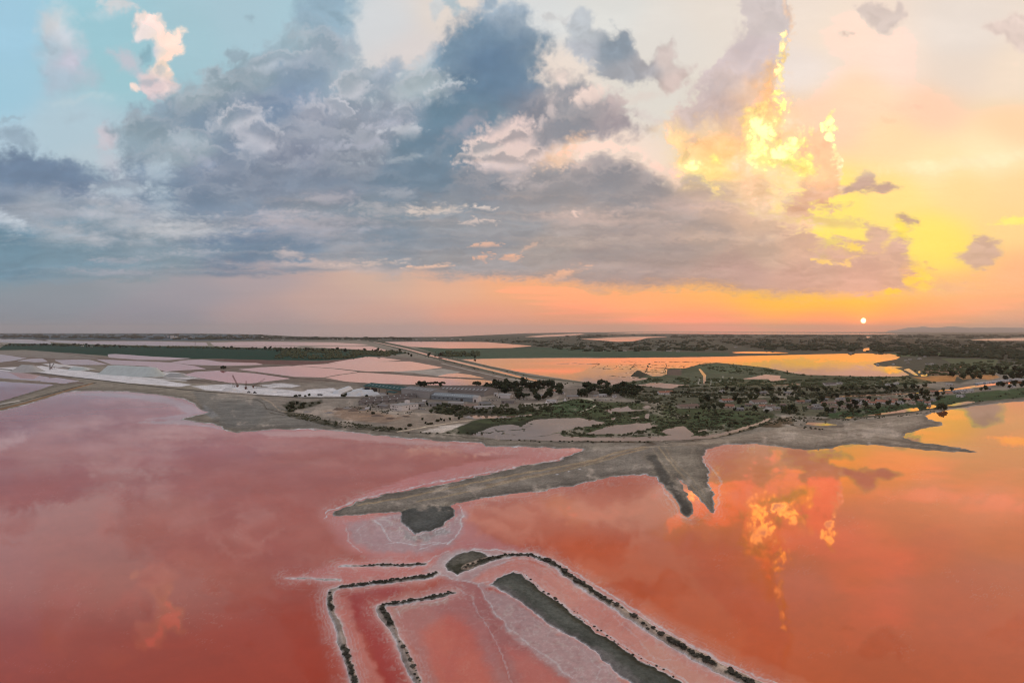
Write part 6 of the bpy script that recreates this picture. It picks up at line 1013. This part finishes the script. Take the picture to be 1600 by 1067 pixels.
trees(T(['dark'], along([(8,541),(60,540),(130,541.6),(200,543.4)], 34, 3, .6) + along([(345,545),(400,546)], 12, 4, .5), 2.4, 4.4), 'trees behind the green vineyard', '=small dark tree in the line behind the green vineyard'); trees(T(['dark', 'broad'], along([(410,547),(480,547.5),(560,549),(630,552)], 34, 4, 1.4) + along([(650,556),(700,556),(740,556)], 14, 6, 1.5), 3, 5.4), 'trees at the right end of the vineyard', '=dark tree in the wood beside the straight canal')
trees(T(['dark'], [(346,576.5),(349,576.8),(352,576.4)], 4, 6), 'trees on the dyke crossing', nth('dark tree from the left at the crossing of pan dykes'))
trees(T(['dark'], along([(1260,588),(1330,589.6),(1400,590)], 24, 4, .5) + along([(1130,569),(1200,576),(1258,587)], 16, 4, .6), .9, 2.2), 'trees around the orange bay', '=small dark tree on the shore of the orange bay')
trees(T(['bush', 'dark'], [(462,620.4),(468,620),(477,620.6),(483,620),(536,620.6),(540,620),(573,620.4),(660,657.5),(684,660),(689,659),(694,659.5),(703,658),(717,656.4),(665,663.6),(669,664.4),(674,664),(634,672),(625,672.4),(612,671.4),(640,667),(583,648),(668,635)], 3.4, 6), 'bushes in the works yard', nth('dark bush from the left in the open yard'), 'bush'); trees(T(['bush', 'dark'], inside([(442,640),(458,628),(480,632),(503,627),(503,632),(482,638),(455,645)], 26), 3, 5.5), 'bushes at the yard corner', 'dark bush in the hedge at the yard corner', 'bush')
trees(T(['bush', 'broad'], inside([(668,646),(690,632),(706,633),(726,641),(800,642),(850,640),(868,636),(850,648),(800,650),(720,652),(690,650)], 66), 3.4, 7), 'bushes south of the works', '=olive bush in the thicket south of the works', 'bush'); trees(T(['bush', 'broad'], inside([(860,630),(900,626),(960,628),(1040,622),(1090,630),(1140,645),(1200,650),(1140,668),(1090,664),(1020,645),(940,650),(880,646)], 70), 2.4, 5), 'bushes of the marsh', '=low bush scattered over the green marsh', 'bush')
trees(T(['bush', 'dark'], along([(1045,614),(1090,616.6),(1200,618.8),(1290,618.2),(1380,614.6),(1440,611)], 60, 2, .3), 3, 5), 'clipped hedge row', 'dark bush in the long hedge row beside the lane', 'bush'); trees(T(['bush'], along([(800,688.5),(880,691.5),(960,692),(1020,692)], 26, 3, .8) + along([(640,677.5),(700,678),(760,678)], 12, 3, .4) + along([(1230,664),(1290,674)], 10, 3, 1), 1.6, 2.8), 'bushes along the shore dyke', 'low dark tuft along the shore dyke', 'bush')
# ---- saltbush tufts on the near dykes ----
SB = lambda pts, a, b: [('salt', x, y, .85 * (a * .45 + (b - a * .45) * rnd.random() ** 1.6)) for x, y in pts]
trees(SB(along([(566,883.4),(600,882.6),(640,882.6),(664,880.8)], 22, 1, .4), 3.2, 5), 'saltbush on the short straight dyke', 'dark saltbush tuft on the short straight dyke', 'bush')
trees(SB(along([(530,916.8),(560,913.6),(600,909),(640,903.6),(682,897)], 44, 1, 1.0), 4.5, 7.5), 'saltbush on the outer dyke arm', 'dark saltbush tuft on the outer dyke facing the peninsula', 'bush'); trees(SB(along([(515,926),(517,945),(519,957)], 12, 1, 1), 4, 7), 'saltbush at the outer dyke corner', nth('saltbush tuft from the left at the outer dyke corner'), 'bush'); trees(SB(along([(537,1008),(545,1035),(553,1060),(558,1085)], 22, 1.6, 1), 6, 10), 'saltbush on the near end of the outer dyke', 'dark saltbush tuft at the near end of the outer dyke', 'bush')
trees(SB(along([(710,925.8),(700,927.5),(660,936),(630,940.5),(600,945)], 34, 1, .9), 4.5, 7), 'saltbush on the inner dyke arm', 'dark saltbush tuft on the inner dyke arm', 'bush'); trees(SB(along([(597,948),(604,962),(613,978)], 18, 2.2, 1.5), 5, 8), 'saltbush at the inner dyke corner', 'dark saltbush tuft in the mass at the inner dyke corner', 'bush'); trees(SB([(616,984),(624,1004),(630,1013),(636,1022),(640,1030),(641,1034),(646,1044),(650,1048),(648,1056),(652,1062),(656,1066)], 5, 9), 'saltbush on the stony inner dyke', nth('saltbush tuft, counted down the stony inner dyke'), 'bush')
trees(SB(along([(728,887),(745,879),(770,871.8),(800,866.8),(830,867.6),(850,873)], 34, 1.2, 1), 4, 6.5), 'saltbush at the bend of the long dyke', 'dark saltbush tuft at the bend of the long dyke', 'bush'); trees(SB(along([(850,873),(870,885),(890,900),(910,914),(935,930),(955,943)], 40, 1.6, 1.2), 5, 8.5), 'saltbush on the long dyke', 'dark saltbush tuft in the strip along the long dyke', 'bush')
trees(SB([(958,944),(964,948),(972,952),(985,962),(990,966),(996,969),(1005,977),(1010,979),(1012,984),(1021,984),(1026,989),(1032,992),(1034,994)], 6, 10), 'separate saltbush tufts', nth('separate saltbush tuft from the left on the long dyke'), 'bush'); trees(SB(along([(1042,1000),(1060,1010),(1090,1026),(1118,1040)], 26, 2, 1.5) + along([(1136,1049),(1160,1061),(1176,1070)], 16, 2, 2), 7, 11), 'saltbush at the near end of the long dyke', 'dark saltbush tuft at the near end of the long dyke', 'bush')
trees(SB(along([(818,898),(850,924),(905,964),(960,1000),(1010,1034),(1050,1056)], 34, 2, 2), 2.5, 4.5), 'low tufts on the dark flat', 'low tuft along the edge of the dark mud flat', 'bush')
# ---- uncountable growth: undergrowth and far woods, each one joined mass ----
def lumps(name, pts, m, label):
    """pts: (sx, sy, width m, height m); each a faceted leafy lump"""
    iv = np.array([tuple(p) for p in ICO0[0]], np.float32); fi = np.array(ICO0[1], np.int32); n = len(pts); rs = np.random.RandomState(len(pts))
    base = np.array([tuple(at(p[0], p[1])) for p in pts], np.float32); w = np.array([p[2] for p in pts], np.float32); h = np.array([p[3] for p in pts], np.float32)
    k = .7 + .55 * rs.rand(n, len(iv), 1).astype(np.float32); v = iv[None] * k; v = v * np.stack([w / 2, w / 2, h * .62], 1)[:, None]; v[..., 2] += (h * .38)[:, None]; v += base[:, None]
    f = (fi[None] + (np.arange(n, dtype=np.int32) * len(iv))[:, None, None]).reshape(-1, 3)
    me = bpy.data.meshes.new(name); me.vertices.add(n * len(iv)); me.vertices.foreach_set('co', v.astype(np.float32).ravel()); me.loops.add(len(f) * 3); me.loops.foreach_set('vertex_index', f.ravel()); me.polygons.add(len(f)); me.polygons.foreach_set('loop_start', np.arange(0, len(f) * 3, 3, dtype=np.int32)); me.update(calc_edges=True); me.materials.append(m)
    o = bpy.data.objects.new(name, me); COL.objects.link(o); o['kind'] = 'stuff'; o['label'] = label; return o
def scatter(Q, n, w0, w1, hk=.55, clump=0):
    Q = np.asarray(Q, float); rs = np.random.RandomState(n + int(Q[0, 0])); out = []; box_ = (Q[:, 0].min(), Q[:, 0].max(), Q[:, 1].min(), Q[:, 1].max())
    X = rs.uniform(box_[0], box_[1], n * 8); Y = rs.uniform(box_[2], box_[3], n * 8)
    ok = poly_sdf(Q, X.astype(np.float32), Y.astype(np.float32)) < 0
    nz = fbm((X / 22).astype(np.float32), (Y / 4).astype(np.float32), 91, 3); ok &= (nz + rs.uniform(-.25, .25, len(X))) > clump
    for x, y in zip(X[ok], Y[ok]):
        if ground_z(x, y) < .35: continue
        if any(abs(x - a[0]) < a[2] * .7 and -.6 * a[2] * (y - HZ) / 110 < y - a[1] < .035 * (y - HZ) for a in HOUSES): continue
        w = rs.uniform(w0, w1) * (1.5 if rs.rand() < .12 else 1); out.append((x, y, w, w * hk * rs.uniform(.7, 1.3)))
        if len(out) >= n: break
    return out
S = []
S += scatter([(1130,622),(1290,618),(1420,613),(1480,612),(1470,640),(1400,646),(1340,652),(1280,652),(1230,648),(1160,642)], 800, 1.5, 4, .55, .1)
S += scatter([(960,612),(1090,608),(1290,604),(1440,604),(1440,612),(1290,620),(1150,640),(1060,636),(980,626)], 1300, 2, 6, .55, .1)
S += scatter([(800,642),(860,640),(872,628),(910,624),(940,629),(1000,630),(1060,636),(1140,640),(1228,655),(1190,667),(1140,680),(1082,684),(1000,682),(890,682),(866,674),(930,662),(905,652),(840,652),(790,664),(754,656)], 1500, 1.5, 4, .45, .08)
S += scatter([(668,644),(690,630),(730,636),(800,634),(870,632),(860,646),(800,652),(720,653)], 600, 2, 5, .6, 0)
S += scatter([(440,640),(480,648),(520,658),(600,668),(640,673),(600,675),(520,668),(450,652)], 260, 1.2, 3, .5, 0) + scatter([(520,636),(600,622),(660,630),(640,650),(540,645)], 240, 1, 2.6, .5, .1)
S += scatter([(1330,644),(1400,636),(1480,622),(1600,608),(1700,604),(1700,612),(1520,630),(1460,640),(1345,652)], 160, 1.5, 4, .5, .1) + scatter([(1190,668),(1235,652),(1300,655),(1400,650),(1475,640),(1476,643),(1400,653),(1300,660),(1240,662)], 240, 1.2, 3, .5, 0)
S += scatter([(600,532),(640,540),(700,555),(760,570),(850,596),(900,600),(870,603),(800,592),(700,568),(620,546)], 420, 2, 5, .5, 0)
lumps('undergrowth', S, MT['scrub'], 'low dark scrub and reeds growing all over the marsh and village land')
S = scatter([(1000,594),(1090,590),(1200,596),(1340,590),(1420,589),(1460,599),(1340,606),(1100,606),(960,606)], 900, 3, 8, .5, .05) + scatter([(1090,568),(1200,575),(1260,587),(1180,586),(1110,584)], 200, 3, 8, .4, .1)
S += scatter([(1376,588),(1460,572),(1540,566),(1640,560),(1700,590),(1600,592),(1560,586),(1490,588)], 700, 5, 14, .5, .05)
S += scatter([(0,541),(10,536.5),(60,536),(130,538.6),(250,541),(330,541.8),(400,544),(480,545.3),(560,546.5),(620,550),(640,553),(600,555),(520,551),(430,547.5),(330,545),(200,543),(60,540)], 1300, 7, 15, .6, -.1)
S += scatter([(440,548),(560,548),(640,552),(600,558),(500,562),(430,560)], 700, 8, 15, .5, .0) 
S += scatter([(676,555),(700,549.5),(750,551),(750,556.5),(700,558)], 160, 8, 16, .6, 0)
lumps('woodland', S, MT['leaf'], 'belts of dark trees and hedges on the middle plain')
S = scatter([(1100,531),(1300,527),(1600,535),(1800,535),(1800,560),(1560,562),(1480,558),(1420,556),(1350,549),(1200,547)], 2600, 14, 40, .4, .0) + scatter([(640,533),(820,528),(1100,527),(1140,548),(900,550),(840,541)], 900, 12, 34, .35, .12) + scatter([(-200,521.5),(300,522.5),(640,527.6),(640,531.5),(420,530.5),(320,531),(0,528)], 800, 40, 110, .22, 0) + scatter([(860,524),(1300,523.2),(1800,524),(1800,531),(1300,527),(900,528)], 900, 40, 110, .2, .05)
lumps('far_woods', S, MT['pine'], 'dark woods and hedgerows spread over the far plain')
# ---- distant hills ----
def hills(name, prof, dist, deep, label):
    xs = [p[0] for p in prof]; n = 160; X = np.linspace(xs[0], xs[-1], n); Hp = np.interp(X, xs, [p[1] for p in prof]); Hp = Hp + 1.3 * fbm((X / 16).astype(np.float32), np.zeros(n, np.float32), 95, 4) * np.clip(Hp / 4, 0, 1)
    v, f = [], []; rows = 9
    for j in range(rows):
        t = j / (rows - 1); y = dist + deep * t; k = math.sin(math.pi * min(1, t * 1.0)) if j < rows - 1 else 0
        for i in range(n): v.append(((X[i] - 800) / F * y, y, -1 + max(0, k * (H_CAM + Hp[i] * (dist + deep / 2) / F) * (1 if Hp[i] > .05 else 0))))
    for j in range(rows - 1):
        for i in range(n - 1): f.append((j * n + i, j * n + i + 1, j * n + n + i + 1, j * n + n + i))
    o = ob(name, mesh(name, v, f, simple('hill_slopes', (.32, .30, .30), .9, .15, .0004), None, True)); o['kind'] = 'structure'; o['label'] = label
hills('hills', [(1385,0),(1400,1.4),(1412,3.6),(1420,5),(1428,5.5),(1440,6.8),(1450,5.4),(1460,5.4),(1475,5.8),(1482,6.6),(1492,7),(1502,5.8),(1520,5),(1560,5.4),(1600,5),(1680,6),(1780,6),(1860,3),(1900,0)], 58000, 6000, 'faint blue hills with one craggy summit beside the setting sun')
# ---- the evening haze ----
def haze_box(x, y0, y1, z0, z1, dens):
    m = bpy.data.materials.new('haze'); m.use_nodes = True; t = m.node_tree; t.nodes.clear(); n = nd(t, 'ShaderNodeVolumePrincipled', {'Color': (.86, .84, .84, 1), 'Density': dens, 'Anisotropy': .45}); nd(t, 'ShaderNodeOutputMaterial', {'Volume': n.outputs[0]})
    o = ob('haze', mesh('haze', boxv(-x, x, y0, y1, z0, z1), BOXF, m)); o['kind'] = 'stuff'; o['label'] = 'thin evening haze over the whole plain'
haze_box(900000, -7000, 72000, -3, 720, 1.8e-5)
